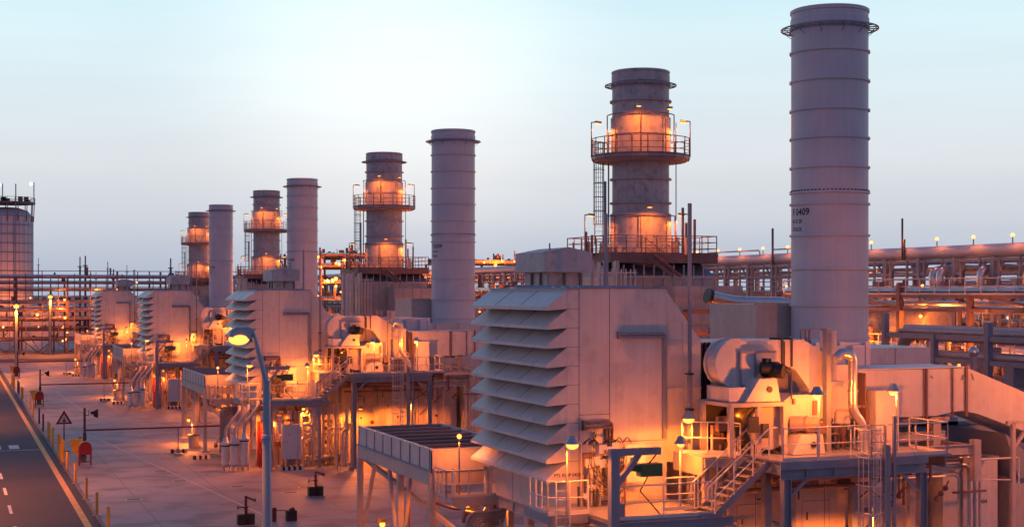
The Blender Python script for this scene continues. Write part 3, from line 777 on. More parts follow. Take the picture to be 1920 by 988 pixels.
T = Thing('upper_deck', 'upper steel deck on blue-grey columns carrying the fans, {u} turbine unit', 'platform', (29.5, 44.5, 6.55), 'upper fan decks', ALL)
T.part('deck', MB().box(26.3, 33.3, 42.6, 46.9, 6.48, 6.55), STEEL)
bm = MB()
bm.ibeam((26.2, 42.55, 6.2), (32.1, 42.55, 6.2), .5, .2); bm.ibeam((26.2, 46.8, 6.2), (33.2, 46.8, 6.2), .5, .2)
for x in (26.4, 27.6, 29, 30.4, 31.9, 33.1): bm.ibeam((x, 42.7, 6.25), (x, 46.7, 6.25), .36, .15)
bm.box(26.15, 32.15, 42.42, 42.48, 6.28, 6.56)
for x in (27.2, 28.3, 29.5): bm.box(x-.02, x+.02, 42.44, 42.6, 5.97, 6.3)
T.part('beam', bm, STEEL)
for x, y in ((26.42, 42.55), (31.95, 42.55), (26.42, 46.7), (31.95, 46.7), (29.2, 46.7), (26.9, 44.6)):
    c = T.part('column', MB().box(x-.15, x-.12, y-.14, y+.14, 0, 5.95).box(x+.12, x+.15, y-.14, y+.14, 0, 5.95).box(x-.12, x+.12, y-.02, y+.02, 0, 5.95) if y < 43 else MB().box(x-.14, x+.14, y-.14, y+.14, 0, 5.95), STEEL)
    T.part('foot_plate', MB().box(x-.3, x+.3, y-.3, y+.3, 0, .12), STEEL, parent=c)
kn = MB()
for x, sg in ((26.57, 1), (31.8, -1)): kn.bar((x, 42.55, 5.35), (x+sg*.75, 42.55, 5.98), .1)
T.part('knee_brace', kn, STEEL)
rl = MB().rail([(26.35, 42.6, 6.55), (33.1, 42.6, 6.55)], 1.12, .028, 1.4)
rl.rail([(33.1, 42.6, 6.55), (33.1, 44.8, 6.55)], 1.12, .028, 1.2)
rl.rail([(24.4, 46.2, 6.55), (25.9, 45.2, 6.55), (25.9, 44.7, 6.55)], 1.12, .028, .9)
T.part('railing', rl, RAIL, smooth=True)
T.part('landing', MB().box(24.4, 26.3, 44.7, 46.9, 6.45, 6.55).box(24.4, 24.5, 44.7, 46.9, 5.9, 6.5).box(24.45, 26.3, 44.6, 44.7, 6.2, 6.5), STEEL)
floodlight(T, (28.0, 42.95, 8.92), (-.5, -.3), 6.55, power=75, glow=.12, head=.27, spot=360)
floodlight(T, (31.2, 42.95, 8.95), (-.35, .2), 6.55, power=75, glow=.12, head=.27, spot=360)
T.light((28.9, 43.8, 8.4), 15, .1, spot=360)
T.part('lamp_glass', MB().ball((28.95, 44.55, 8.6), .07, 8), LIT, smooth=True)
T.light((26.3, 45.6, 7.9), 28, .1, spot=360)
pp = MB()
for i, (y, z) in enumerate([(43.6, 5.8), (43.9, 5.75), (44.3, 5.7), (44.8, 5.85), (45.3, 5.72), (45.9, 5.6), (46.3, 5.4), (46.4, 5.05)]):
    pp.pipe([(26.5 + .2*(i % 3), y, z), (32.2 + .3*(i % 2), y, z)], .05 + .03*(i % 3), 8)
for i in range(9):
    x = rnd.uniform(26.8, 31.8); pp.box(x, x+rnd.uniform(.1, .6), 44, 44.4, 5.5, 5.8)
T.part('pipe_run', pp, RUSTY, smooth=True)
for x, y, z, pw in ((30.9, 44.2, 4.35, 230), (27.6, 45.2, 3.9, 230)):
    g = T.part('lamp_head', MB().lathe(x, y, [(.02, z+.2), (.16, z+.17), (.24, z+.02), (.2, z), (.02, z+.05)], 14), GALV, smooth=True)
    T.part('lamp_glass', MB().ball((x, y, z), .14, 8, .6), LIT, parent=g, smooth=True)
    T.light((x, y, z-.2), pw, .12)
T.part('lamp_post', MB().pipe([(31.1, 44.2, 0), (31.1, 44.2, 4.5), (30.95, 44.2, 4.55)], .03, 6), GALV, smooth=True)

T = Thing('stair', 'open tread steel stair climbing between the two decks, {u} turbine unit', 'stair', (24.2, 43.9, 4.75), 'stairs between the decks', ALL)
P0, P1 = Vector((24.15, 0, 4.75)), Vector((26.3, 0, 6.52))
sg = MB()
for y in (43.45, 44.6):
    sg.bar((P0.x, y, P0.z-.1), (P1.x, y, P1.z-.1), .05, .24)
    sg.bar((P0.x-.5, y, P0.z-.02), (P0.x+.05, y, P0.z-.02), .05, .16)
T.part('stringer', sg, STEEL)
for i in range(8):
    p = P0 + (P1-P0) * ((i+.6)/8.2)
    T.part('tread', MB().box(p.x-.14, p.x+.14, 43.48, 44.57, p.z-.02, p.z+.02), STEEL)
hr = MB()
for y in (43.42, 44.62):
    U = Vector((0, 0, 1.1)); M_ = Vector((0, 0, .55)); Y_ = Vector((0, y, 0))
    hr.bent([P0+Y_+Vector((-.25, 0, .5)), P0+Y_+Vector((-.22, 0, .95)), P0+U+Y_, P1+U+Y_, P1+U+Y_+Vector((.3, 0, 0))], .03, 6, .12)
    hr.pipe([P0+M_+Y_, P1+M_+Y_], .024, 6)
    for t in (.02, .36, .7, 1): q = P0 + (P1-P0)*t + Y_; hr.pipe([q, q+U], .027, 6)
T.part('handrail', hr, RAIL, smooth=True)

T = Thing('caged_ladder', 'caged ladder fixed in front of the upper deck, {u} turbine unit', 'ladder', (29.8, 42.2, 0), 'caged ladders', ALL)
T.part('ladder', MB().ladder((29.95, 42.3), .3, 7.7, (-.5, -.86), (.86, -.5), cage=False, wd=.48, r=.035), GALV)
cg = MB().ladder((29.7, 42.3), 2.9, 7.7, (-.86, -.5), (.5, -.86), cz=2.9, wd=.6)
T.part('cage', MB().ladder((29.55, 42.35), 2.6, 7.6, (-.3, -.95), (.95, -.3), cz=2.8, wd=.62, r=.012), RAIL)
T.part('post', MB().bar((30.3, 42.3, 0), (30.3, 42.3, 7.0), .2).bar((30.62, 42.3, 0), (30.62, 42.3, 8.0), .1), STEEL)

# ---- gantry with hoist, instrument rack
T = Thing('hoist_gantry', 'grey gallows post with green chain hoist hanging, {u} turbine unit', 'hoist', (20.3, 43.3, 0), 'gallows posts with hoists', ALL)
T.part('post', MB().box(20.17, 20.47, 43.1, 43.38, 0, 7.15), POLE if 0 else STEEL)
T.part('arm', MB().box(20.47, 22.0, 43.13, 43.35, 6.92, 7.15), STEEL)
T.part('brace', MB().bar((20.4, 43.24, 5.95), (21.25, 43.24, 6.95), .17), STEEL)
h_ = T.part('hoist', MB().box(21.55, 22.35, 43.7, 44.1, 6.12, 6.55).box(21.35, 21.6, 43.75, 44.05, 6.3, 6.52).pipe([(21.2, 43.9, 6.42), (21.4, 43.9, 6.42)], .12, 10), GREEN, smooth=True)
T.part('chain', MB().bent([(21.98, 43.24, 7.1), (22.02, 43.5, 6.9), (21.9, 43.9, 6.5)], .03, 6).bent([(21.95, 43.9, 6.2), (21.7, 44.1, 5.6), (22.2, 44.2, 5.1), (22.4, 44.0, 4.8)], .025, 6), BLACK, parent=h_, smooth=True)
T = Thing('instrument_rack', 'crowded instrument rack with gauges and cables on the {u} lower deck', 'instrument rack', (21.6, 47, 4.75), 'instrument racks', ALL)
f = MB()
for x in (20.75, 21.35, 21.95, 22.45): f.box(x-.03, x+.03, 46.8, 46.88, 4.75, 6.95)
for z in (5.3, 5.8, 6.3, 6.9): f.box(20.75, 22.45, 46.8, 46.86, z, z+.05)
T.part('frame', f, BEIGE2)
bx = MB(); bx2 = MB(); wr = MB()
for i in range(12):
    x = rnd.uniform(20.7, 22.1); z = rnd.uniform(5.0, 6.7); s = rnd.uniform(.1, .24)
    (bx if i % 3 else bx2).box(x, x+s*1.3, 46.6, 46.8, z, z+s*1.4)
for i in range(26):
    x = rnd.uniform(20.75, 22.4); z = rnd.uniform(5.6, 6.8)
    wr.bent([(x, 46.58, z), (x+rnd.uniform(-.2, .2), 46.5, z-.4), (21.9+rnd.uniform(-.15, .15), 46.5, 5.1), (21.9, 46.6, 4.8)], .014, 5, .1, 3)
for i in range(10):
    a = rnd.uniform(20.7, 22.3); wr.bent([(a, 46.7, 6.95), (a+.1, 46.5, 7.1+rnd.random()*.1), (a+.35, 46.7, 6.95)], .02, 5, .1, 3)
T.part('instrument', bx, BEIGE); T.part('gauge_panel', bx2, WHITE); T.part('wiring', wr, DARK)
clutter(T, 20.6, 22.5, 46.5, 46.9, 4.78, 6.6, 22, 35, (BEIGE2, RUSTY, DARK), .05)
T.part('control_panel', MB().box(22.55, 23.3, 46.9, 47.15, 5.5, 6.85), BEIGE)
T.part('control_button', MB().box(22.65, 23.2, 46.87, 46.9, 6.15, 6.18).box(22.7, 22.75, 46.87, 46.9, 6.3, 6.4).box(22.85, 22.9, 46.87, 46.9, 6.32, 6.4).box(23.05, 23.1, 46.87, 46.9, 6.35, 6.45), DARK)

# ---- turbine enclosure
T = Thing('turbine_enclosure', 'big plain beige turbine enclosure with doors below the decks, {u} turbine unit', 'enclosure', (31, 50, 0), 'turbine enclosures', ALL)
e = T.part('wall', MB().box(26.6, 35.6, 47.2, 55, 0, 6.0), BEIGE2)
T.part('roof', MB().box(26.5, 35.7, 47.1, 55.1, 6.0, 6.12), STEEL)
sm = MB()
for x in (28.0, 29.5, 31.0, 32.6, 34.1): sm.box(x-.012, x+.012, 47.19, 47.21, 0, 6.0)
for x in (27.2, 30.0, 33.0):
    sm.box(x, x+.012, 47.19, 47.21, .3, 4.4); sm.box(x+1.2, x+1.212, 47.19, 47.21, .3, 4.4); sm.box(x, x+1.2, 47.19, 47.21, 4.4, 4.42)
T.part('panel_seam', sm, SEAM, parent=e)
hn = MB()
for x in (27.3, 30.1, 33.1): hn.box(x+.8, x+.95, 47.12, 47.2, 3.0, 3.12); hn.box(x+.1, x+.14, 47.15, 47.2, 3.7, 4.0)
for x, z in ((28.4, 4.6), (29.8, 5.0), (32.2, 4.8)): hn.bent([(x-.4, 47.1, z), (x, 47.1, z), (x, 47.1, z-.5)], .03, 6, .1)
for a, b in (((31.9, 5.4), (34.0, 4.0)), ((31.9, 4.1), (33.6, 5.2)), ((32.6, 3.2), (35.3, 5.3))): hn.bar((a[0], 47.0, a[1]), (b[0], 47.0, b[1]), .035)
T.part('door_hardware', hn, DARK)
T.part('notice', MB().box(32.0, 32.35, 47.15, 47.19, 3.1, 3.4).box(28.9, 29.15, 47.15, 47.19, 2.6, 2.85), RED)
T.part('handle_plate', MB().box(29.0, 29.2, 47.14, 47.19, 1.6, 1.75).box(29.25, 29.42, 47.14, 47.19, 1.6, 1.75).box(34.6, 34.8, 47.14, 47.19, 2.2, 2.35).box(34.85, 35.0, 47.14, 47.19, 2.2, 2.35), BLACK)
gp = MB().box(25.2, 26.4, 46.9, 47.15, .8, 3.4)
g2 = T.part('gauge_board', gp, BEIGE)
gg = MB()
for i in range(3):
    for j in range(4): gg.box(25.35+i*.35, 25.55+i*.35, 46.87, 46.9, 1.3+j*.5, 1.55+j*.5)
T.part('gauge', gg, DARK, parent=g2)
T = Thing('end_enclosure', 'beige end cubicle with black lettering beside the pipe bundle, {u} turbine unit', 'enclosure', (37.5, 48, 0), 'end cubicles', ALL)
T.part('wall', MB().box(36.0, 38.6, 46.6, 51, 0, 5.75), BEIGE)
T.part('roof', MB().box(35.95, 38.65, 46.55, 51.05, 5.75, 5.85), STEEL)
T.part('lettering', lettering('YD PT 0404', .23, lambda u, v: (37.05+u*.9, 46.594, 4.0+v)), TXT)
T.part('sloping_roof', MB().prism([(38.65, 6.75), (40.2, 5.6), (44.5, 5.6), (44.5, 4.95), (39.3, 4.95)], 46.2, 50), STEEL)
T.part('side_housing', MB().box(39.2, 44, 46.4, 50, 0, 4.95), BEIGE2)
T = Thing('pipe_bundle', 'bundle of small pipes bending down at the end of the enclosure, {u} turbine unit', 'pipes', (34.5, 45.5, 5.5), 'small pipe bundles', ALL)
pb = MB()
for i in range(7):
    z = 6.15 - i*.13; x = 36.6 - i*.16; y = 45.2 + .09*(i % 3)
    pb.bent([(32.2, y, z), (x, y, z), (x, y, 0.3)], .045 + .02*(i % 2), 8, .3)
T.part('bundle_pipe', pb, SILVER, smooth=True)
T.part('pipe_clamp', MB().box(35.3, 36.8, 45.05, 45.15, 4.7, 4.78).box(34.2, 34.28, 45.0, 45.1, 5.2, 6.7).box(33.0, 33.06, 45.0, 45.1, 4.4, 6.4), RUSTY)
vv = MB()
for x, z in ((33.0, 4.7), (34.9, 4.7), (35.1, 4.9), (34.7, 4.5)): vv.ball((x, 45.3, z), .11, 8); vv.bar((x, 45.3, z), (x, 45.1, z+.3), .04)
vv.pipe([(32.2, 45.3, 4.75), (33.1, 45.3, 4.75)], .03, 6); vv.pipe([(33.0, 45.3, 4.75), (33.0, 45.3, 5.6)], .03, 6)
T.part('valve', vv, RUSTY, smooth=True)
# steel frame right of the upper deck
T = Thing('duct_support_frame', 'pinkish steel beam frame carrying the sloping duct, {u} turbine unit', 'steel frame', (34.5, 46, 0), 'duct support frames', ALL)
f = MB()
f.ibeam((32.2, 44.7, 6.4), (35.9, 44.7, 6.4), .36, .18); f.ibeam((32.2, 46.5, 6.75), (36.0, 46.5, 6.75), .34, .18)
f.ibeam((35.9, 44.7, 6.4), (35.9, 49, 6.4), .3, .16)
f.box(35.85, 36.15, 44.55, 44.85, 5.2, 6.75)
T.part('beam', f, BEIGE2)
for x, y in ((35.95, 45.3), (34.4, 46.5), (35.9, 49)): T.part('column', MB().box(x-.1, x+.1, y-.1, y+.1, 0, 6.2), BEIGE2)
f = MB().bar((38.0, 45.0, 0), (38.0, 45.0, 7.3), .16).bar((38.0, 45.0, 6.3), (38.8, 45.0, 7.2), .12).bar((37.7, 45.0, 7.3), (39.0, 45.0, 7.3), .16, .12)
T.part('bracket_post', f, BEIGE2)
T.part('crossing_pipe', MB().pipe([(36.2, 45, 5.95), (38.2, 45, 5.95)], .04, 6).pipe([(36.5, 45, 5.2), (38.0, 45, 5.1)], .03, 6).pipe([(38.2, 44.9, 6.0), (38.2, 44.9, 4.6)], .03, 6), RAIL)

# ---- slanted air cooler behind the filter house
T = Thing('air_cooler', 'beige air cooler tray of brown tubes on splayed legs behind the {u} filter house', 'air cooler', (19.5, 62, 0), 'air coolers on splayed legs', ALL)
AX0, AX1, AY0, AY1, AZ0, AZ1 = 18.3, 22.4, 56.4, 67.7, 5.0, 5.85
fr = MB()
fr.box(AX0, AX0+.06, AY0, AY1, AZ0, AZ1); fr.box(AX0-.04, AX0+.12, AY0, AY1, AZ1, AZ1+.05)
fr.box(AX0, AX1, AY0, AY0+.06, AZ0, AZ1); fr.box(AX0, AX1, AY1-.06, AY1, AZ0, AZ1)
fr.box(AX0-.04, AX1, AY0-.05, AY0+.1, AZ1+.002, AZ1+.045)
fr.box(AX1-.06, AX1, AY0+.1, AY1, AZ0, AZ1+.05)
T.part('side_panel', fr, BEIGE)
sp = MB()
for i in range(9): y = AY0 + .15 + i*(AY1-AY0-.3)/8; sp.box(AX0-.035, AX0, y-.03, y+.03, AZ0, AZ1)
sp.box(AX0-.08, AX0, AY0, AY1, AZ0-.04, AZ0+.03)
T.part('stiffener', sp, STEEL)
bm = MB()
bm.box(AX0-.05, AX0+.15, AY0+.02, AY1, AZ0-.6, AZ0-.06); bm.box(AX0+.2, AX1, AY0+.1, AY0+.3, AZ0-.6, AZ0-.06)
T.part('main_beam', bm, BEIGE2)
tb = MB(); n = 8
for i in range(n):
    y = AY0 + .5 + i*(AY1-AY0-.9)/(n-1); tb.pipe([(AX0+.1, y, AZ1-.04), (AX1-.1, y, AZ1-.04)], .08, 10)
T.part('tube', tb, TUBE, smooth=True)
T.part('tray_bottom', MB().box(AX0+.1, AX1-.1, AY0+.1, AY1-.1, AZ1-.4, AZ1-.34), DARK)  # dark plate draws the shade between the tubes
for x, y in ((AX0+.05, AY0+.1), (AX0+.05, AY0+4.5), (AX0+.05, AY1-.15), (AX1-.3, AY1-.15), (21.9, AY0+.4)):
    l_ = T.part('leg', MB().box(x-.13, x+.13, y-.13, y+.13, 0, AZ0-.6), BEIGE2)
    T.part('foot_plate', MB().box(x-.35, x+.35, y-.35, y+.35, 0, .1), BEIGE2, parent=l_)
br = MB()
for ya, yb in ((AY0+3.0, AY0+4.4), (AY0+6.2, AY0+4.6), (AY0+8.5, AY0+11.0)):
    br.bar((AX0+.05, ya, AZ0-.6), (AX0+.05, yb, .3), .14)
br.bar((AX0+.3, AY1-.2, AZ0-.7), (AX0+3.8, AY0+1.5, .5), .18); br.bar((AX0+1.2, AY0+.4, AZ0-.7), (AX0+4.6, AY0+.4, .3), .2)
br.bar((AX0+3.5, AY0+1, AZ0-.7), (AX0+1.0, AY0+1.4, .3), .14)
T.part('brace', br, YELLOW if 0 else BEIGE2)
wk = MB().box(18.75, 21.4, 54.9, 56.3, 4.0, 4.08).box(18.75, 21.4, 54.82, 54.9, 3.75, 4.12)
for x in (19.2, 20.3, 21.2): wk.box(x, x+.08, 54.9, 56.3, 3.55, 4.0)
w_ = T.part('walkway', wk, BEIGE2)
T.part('railing', MB().rail([(18.45, 54.9, 4.08), (21.3, 54.9, 4.08)], 1.1, .028, .95).rail([(18.45, 54.9, 4.08), (18.45, 56.3, 4.08)], 1.1, .028, .4), RAIL, parent=w_, smooth=True)
T.part('header_pipe', MB().bent([(20.9, 55.3, 6.3), (20.9, 55.5, 6.05), (20.9, 56.2, 5.7), (20.9, 56.5, 5.4)], .12, 10).pipe([(19.0, 55.6, 4.1), (19.0, 55.6, 5.2)], .1, 8).pipe([(20.4, 55.6, 4.1), (20.4, 55.6, 5.2)], .1, 8), BEIGE, smooth=True)
T.part('drain_pipe', MB().bent([(18.7, 57, 3.6), (19.6, 57, 3.3), (20.4, 57.2, 3.3), (21.2, 57, 3.7)], .06, 8).pipe([(19.9, 57, 3.0), (20.4, 56.9, 2.9)], .28, 12).bent([(18.5, 60, 4.3), (18.5, 60, 1.9), (19.5, 60, 1.9)], .05, 6), RUSTY, smooth=True)
T.part('lamp_post', MB().pipe([(19.1, 55.2, 4.1), (19.1, 55.2, 6.45)], .035, 6), GALV)  # lamp added to light the cooler front and walkway
T.part('lamp_glass', MB().ball((19.1, 55.2, 6.5), .1, 8), LIT, smooth=True)
T.light((19.1, 55.2, 6.3), 45, .1)
T.light((20.6, 58.0, 4.0), 160, .1)
# lamp standing under the cooler
x, y = 18.0, 62.5
T = Thing('low_work_lamp', 'small lit lamp on a short arm under the air cooler, {u} turbine unit', 'lamp', (x, y, 0), 'low work lamps', ALL)
T.part('post', MB().pipe([(x+.3, y, 0), (x+.3, y, 2.0), (x, y, 2.1)], .035, 6), STEEL, smooth=True)
T.part('head', MB().box(x-.25, x+.15, y-.15, y+.15, 2.05, 2.2), YELLOW)
T.part('glass', MB().ball((x, y, 1.95), .13, 8), LIT, smooth=True)
T.light((x, y, 1.7), 220, .1)
T = Thing('drain_tank', 'low round concrete-grey tank under the air cooler, {u} turbine unit', 'tank', (18.2, 61, 0), 'low round tanks', ALL)
T.part('body', MB().cyl(18.1, 60.5, 0, .9, .42, 20), BEIGE2, smooth=True)
T.part('lid', MB().ring(18.1, 60.5, .9, .97, .3, .47, 20).cyl(18.1, 60.5, .9, .93, .3, 16), DARK, smooth=True)

# ---- pipework bends beside the filter house foot
T = Thing('cable_bends', 'cluster of thick dark grey bent pipes at the foot of the {u} filter house', 'pipes', (19.6, 55, 0), 'clusters of bent pipes', ALL)
pb = MB()
for i in range(6):
    pb.bent([(19.2+.13*i, 54.6, .1), (19.2+.13*i, 54.6, 3.5-.12*i), (20.9, 54.6+.1*i, 3.55-.12*i)], .07, 10, .5)
T.part('bundle_pipe', pb, STEEL, smooth=True)

# ---- ground level things under the decks (second unit onward is in view)
G = (1, 2, 3)
for i, (x, y, h) in enumerate(((17.75, 44.2, 2.0), (18.3, 43.8, 2.1), (18.95, 43.7, 2.35))):
    nm_ = ('left', 'middle', 'right')[i]
    T = Thing('separator_vessel', nm_ + ' upright beige drain vessel with sloping inlet pipe, {u} turbine unit', 'vessel', (x, y, 0), 'upright drain vessels', G)
    T.part('vessel', MB().lathe(x, y, [(.01, .3), (.2, .32), (.3, .45), (.3, h-.25), (.36, h-.24), (.36, h-.12), (.3, h-.1), (.2, h+.05), (.14, h+.3), (.01, h+.3)], 20), BEIGE, smooth=True)
    T.part('flange', MB().ring(x, y, h-.33, h-.2, .3, .33, 20), BLACK, smooth=True)
    T.part('inlet_pipe', MB().bent([(x, y, h+.2), (x, y, h+.8), (x+1.0, y+.3, h+2.0), (x+1.1, y+.8, h+2.3)], .115, 12, .3), BEIGE2, smooth=True)
    for a in (0, 2.1, 4.2): T.part('leg', MB().bar((x+.25*math.cos(a), y+.25*math.sin(a), 0), (x+.25*math.cos(a), y+.25*math.sin(a), .5), .07), BEIGE2)
T = Thing('white_tank_cabinet', 'white oblong tank cabinet on a striped plinth under the {u} lower deck', 'cabinet', (22.1, 43.2, 0), 'white tank cabinets', G)
T.part('body', MB().prism([(21.45, .75), (22.75, .75), (22.75, 2.95), (22.55, 3.12), (21.65, 3.12), (21.45, 2.95)], 42.9, 43.5), WHITE)
T.part('door_seam', MB().box(22.5, 22.52, 42.89, 42.91, .8, 3.0).box(21.5, 21.8, 42.88, 42.9, 1.9, 1.92).bar((21.9, 42.88, 2.4), (21.95, 42.88, 2.5), .05), DARK)
T.part('leg', MB().box(21.5, 21.6, 43, 43.1, .25, .75).box(22.6, 22.7, 43, 43.1, .25, .75).box(21.8, 22.4, 43.0, 43.3, .3, .75), RUSTY)
pn = MB(); pk = MB()
for i in range(9): (pk if i % 2 else pn).box(21.2+i*.19, 21.39+i*.19, 42.7, 43.7, 0, .25)
T.part('plinth', pn, WHITE); T.part('plinth_stripe', pk, BLACK)
T = Thing('red_valve_skid', 'bright red deluge valve skid glowing under the {u} lower deck', 'valve skid', (20.9, 45.0, 0), 'red valve skids', G)
f = MB().box(20.2, 21.5, 45.4, 45.5, .1, 3.2)
for x in (20.3, 20.85, 21.4): f.pipe([(x, 45.0, 0), (x, 45.0, 3.0)], .1, 10)
for z in (.8, 1.6, 2.5): f.pipe([(20.2, 45.0, z), (21.5, 45.0, z)], .08, 10)
T.part('pipework', f, BRIGHTRED, smooth=True)
f = MB()
for x in (20.4, 20.9, 21.3):
    for z in (1.0, 1.9): f.prism([(x+.16*math.cos(R(a)), z+.16*math.sin(R(a))) for a in range(0, 360, 30)], 44.8, 44.86)
T.part('valve_wheel', f, BRIGHTRED)
T.light((20.9, 44.5, 3.2), 90, .1)
T = Thing('stand_ladder', 'galvanised frame ladder standing by the deck column, {u} turbine unit', 'ladder', (25.6, 40.6, 0), 'frame ladders', G)
T.part('frame', MB().ladder((25.3, 40.2), 0, 3.3, (0, -1), (1, 0), cage=False, wd=.9, r=.022).ladder((25.3, 41.0), 0, 3.3, (0, -1), (1, 0), cage=False, wd=.9, r=.022).bar((24.85, 40.2, 3.3), (24.85, 41, 3.3), .04).bar((25.75, 40.2, 3.3), (25.75, 41, 3.3), .04), GALV)
T = Thing('pump_cluster', 'tangle of pumps, pipes and valves under the decks, {u} turbine unit', 'pumps', (24, 44.5, 0), 'pump clusters', ALL)
pm = MB(); pq = MB()
for i in range(38):
    x = rnd.uniform(22.9, 26.6); y = rnd.uniform(44, 46.8); z = rnd.uniform(.3, 3.8); L = rnd.uniform(.4, 1.6); r_ = rnd.choice((.04, .06, .09, .13))
    q = rnd.choice(((1, 0, 0), (0, 0, 1), (0, 0, 1))); tgt = (pm if i % 2 else pq)
    if q[2]: tgt.pipe([(x, y, 0 if i % 3 else z), (x, y, min(4.2, z+L))], r_, 8)
    else: tgt.bent([(x, y, 0), (x, y, z), (min(26.4, x+L), y, z), (min(26.4, x+L), y, z+.5)], r_, 8)
for i in range(10):
    x = rnd.uniform(23, 26); pm.pipe([(x, 45, .5), (x+.6, 45, .5)], .25, 12)
T.part('pipework', pm, BEIGE2, smooth=True); T.part('silver_pipework', pq, SILVER, smooth=True)
clutter(T, 20.6, 24.2, 44.0, 47.0, .05, 3.9, 46, 33, (BEIGE2, SILVER, RUSTY), .16)
T = Thing('column_group', 'slender beige columns and crossbeams below the upper deck, {u} turbine unit', 'steel frame', (25, 46, 0), 'beige sub-frames', ALL)
f = MB()
for x in (24.9, 25.3, 25.9): f.box(x-.1, x+.1, 45.3, 45.5, 0, 6.3)
for z in (2.4, 4.2, 5.6): f.box(24.8, 26.6, 45.35, 45.45, z, z+.1)
T.part('frame', f, BEIGE2)

# ---- red hydrant cabinet group and pipe rail along the road, one set per bay
for nm_ in (0,):
    x, y = 9.0, 107.3 - PITCH
    T = Thing('hose_cabinet', 'dark red arched hose cabinet on legs by the road, {u} turbine bay', 'hose cabinet', (x, y, 0), 'red hose cabinets', G)
    K = 10; prof = [(x-.44, .75)] + [(x - .44*math.cos(PI*i/K), 1.25 + .44*math.sin(PI*i/K)) for i in range(K+1)] + [(x+.44, .75)]
    T.part('body', MB().prism(prof, y-.25, y+.25), RED)
    for sx_ in (-.39, .39):
        for sy in (-.2, .2): T.part('leg', MB().bar((x+sx_, y+sy, 0), (x+sx_, y+sy, .76), .09), RED)
    T.part('hose_reel', MB().box(x-.25, x+.05, y-.1, y+.1, .2, .75).box(x-.4, x+.4, y-.05, y+.05, .2, .27), DARK)
    T.part('rim', MB().prism([(u*1.0, v) for u, v in prof], y-.27, y-.25), RED)
    x, y = 8.7, 110.6 - PITCH
    T = Thing('yellow_hose_box', 'yellow tapered box fixed behind the red cabinet, {u} turbine bay', 'box', (x, y, 0), 'yellow tapered boxes', G)
    T.part('box', MB().prism([(x-.55, 1.55), (x+.4, 1.55), (x+.4, .6), (x+.1, .25), (x-.3, .7)], y-.2, y+.2), YELLOW)
    T.part('leg', MB().bar((x+.3, y, 0), (x+.3, y, .6), .1), DARK)
    x, y = 9.3, 111.3 - PITCH
    T = Thing('camera_post', 'dark post holding a black floodlight at the end of the pipe rail, {u} turbine bay', 'post', (x, y, 0), 'dark posts with floodlights', G)
    T.part('post', MB().bar((x, y, 0), (x, y, 1.9), .24).bar((x, y, 1.9), (x, y, 3.75), .16), DARK)
    T.part('floodlight', MB().pipe([(x+.45, y, 3.35), (x+.7, y, 3.4)], .1, 8).prism([(x+.65, 3.1), (x+.95, 3.0), (x+.95, 3.65), (x+.65, 3.5)], y-.22, y+.22), BLACK, smooth=True)
    T.part('bracket', MB().bar((x, y, 3.2), (x+.3, y, 3.2), .05).bar((x+.3, y, 3.15), (x+.3, y, 3.6), .04), DARK)
    T = Thing('pipe_rail', 'long thin dark red pipe carried across the yard on posts, {u} turbine bay', 'pipe', (9.5, y, 0), 'long pipe rails across the yard', G)
    T.part('pipe', MB().pipe([(x, y, 2.1), (20.0, y, 2.1)], .065, 8), RED, smooth=True)
    for xx in (16.1,):
        p_ = T.part('post', MB().bar((xx, y, 0), (xx, y, 2.05), .09), STEEL)
        T.part('foot', MB().box(xx-.3, xx+.3, y-.25, y+.25, 0, .15), GALV, parent=p_)
    for i, (xx, yy) in enumerate(((16.4, 113.0), (17.3, 108.0), (20.2, 116.0))):
        T = Thing('striped_block', ('short', 'longer', 'rear')[i] + ' black and white striped block on the yard, {u} turbine bay', 'block', (xx, yy-PITCH, 0), 'striped kerb blocks', G)
        a = MB(); b = MB()
        for j in range(6): (a if j % 2 else b).box(xx-.6+j*.2, xx-.4+j*.2, yy-PITCH-.2, yy-PITCH+.2, 0, .28)
        T.part('block', a, WHITE); T.part('stripe', b, BLACK)

spread_units()

# ============================================================ single things on the yard and the road
x, y = 8.25, 117.0
T = Thing('warning_sign', 'red bordered triangular warning sign on a post by the road', 'road sign', (x, y, 0))
T.part('post', MB().pipe([(x, y, 0), (x, y, 2.25)], .045, 8), DARK, smooth=True)
def tri(s, z): return [(x-s, z), (x+s, z), (x, z+s*1.73)]
pl = T.part('border', MB().prism(tri(.62, 2.12), y-.06, y-.03), RED)
T.part('face', MB().prism(tri(.38, 2.24), y-.075, y-.06), WHITE, parent=pl)
T.part('symbol', MB().box(x-.1, x+.1, y-.085, y-.075, 2.3, 2.42).box(x-.045, x+.045, y-.085, y-.075, 2.42, 2.62).box(x-.16, x+.16, y-.085, y-.076, 2.3, 2.34), BLACK, parent=pl)
T.part('foot', MB().box(x-.4, x+.4, y-.2, y+.2, 0, .06), DARK)
bpos = [(7.25, 77.0), (7.22, 82.8), (7.24, 89.6), (7.2, 97.2), (7.22, 104.4)]
names = ['nearest', 'second', 'third', 'fourth', 'fifth']
def bollard(x, y, label, m=YELLOW, h=1.3, r=.085):
    T = Thing('bollard', label, 'bollard', (x, y, 0), 'yellow bollards beside the kerb' if m is YELLOW else 'dark bollards beside the kerb')
    T.part('post', MB().lathe(x, y, [(r, .0), (r, h-.04), (r*.7, h), (.005, h)], 14), m, smooth=True)
    T.part('foot_plate', MB().box(x-.22, x+.22, y-.16, y+.16, 0, .04), GALV)
for (x, y), n in zip(bpos, names): bollard(x+.35, y, f'single yellow bollard by the kerb, {n} from the camera')
cl = [(7.6+.02*i, 108.6+1.35*i) for i in range(5)]
for i, (x, y) in enumerate(cl): bollard(x, y, f'yellow bollard in the close cluster of five, {("nearest","second","middle","fourth","farthest")[i]} of the cluster', h=1.65, r=.11)
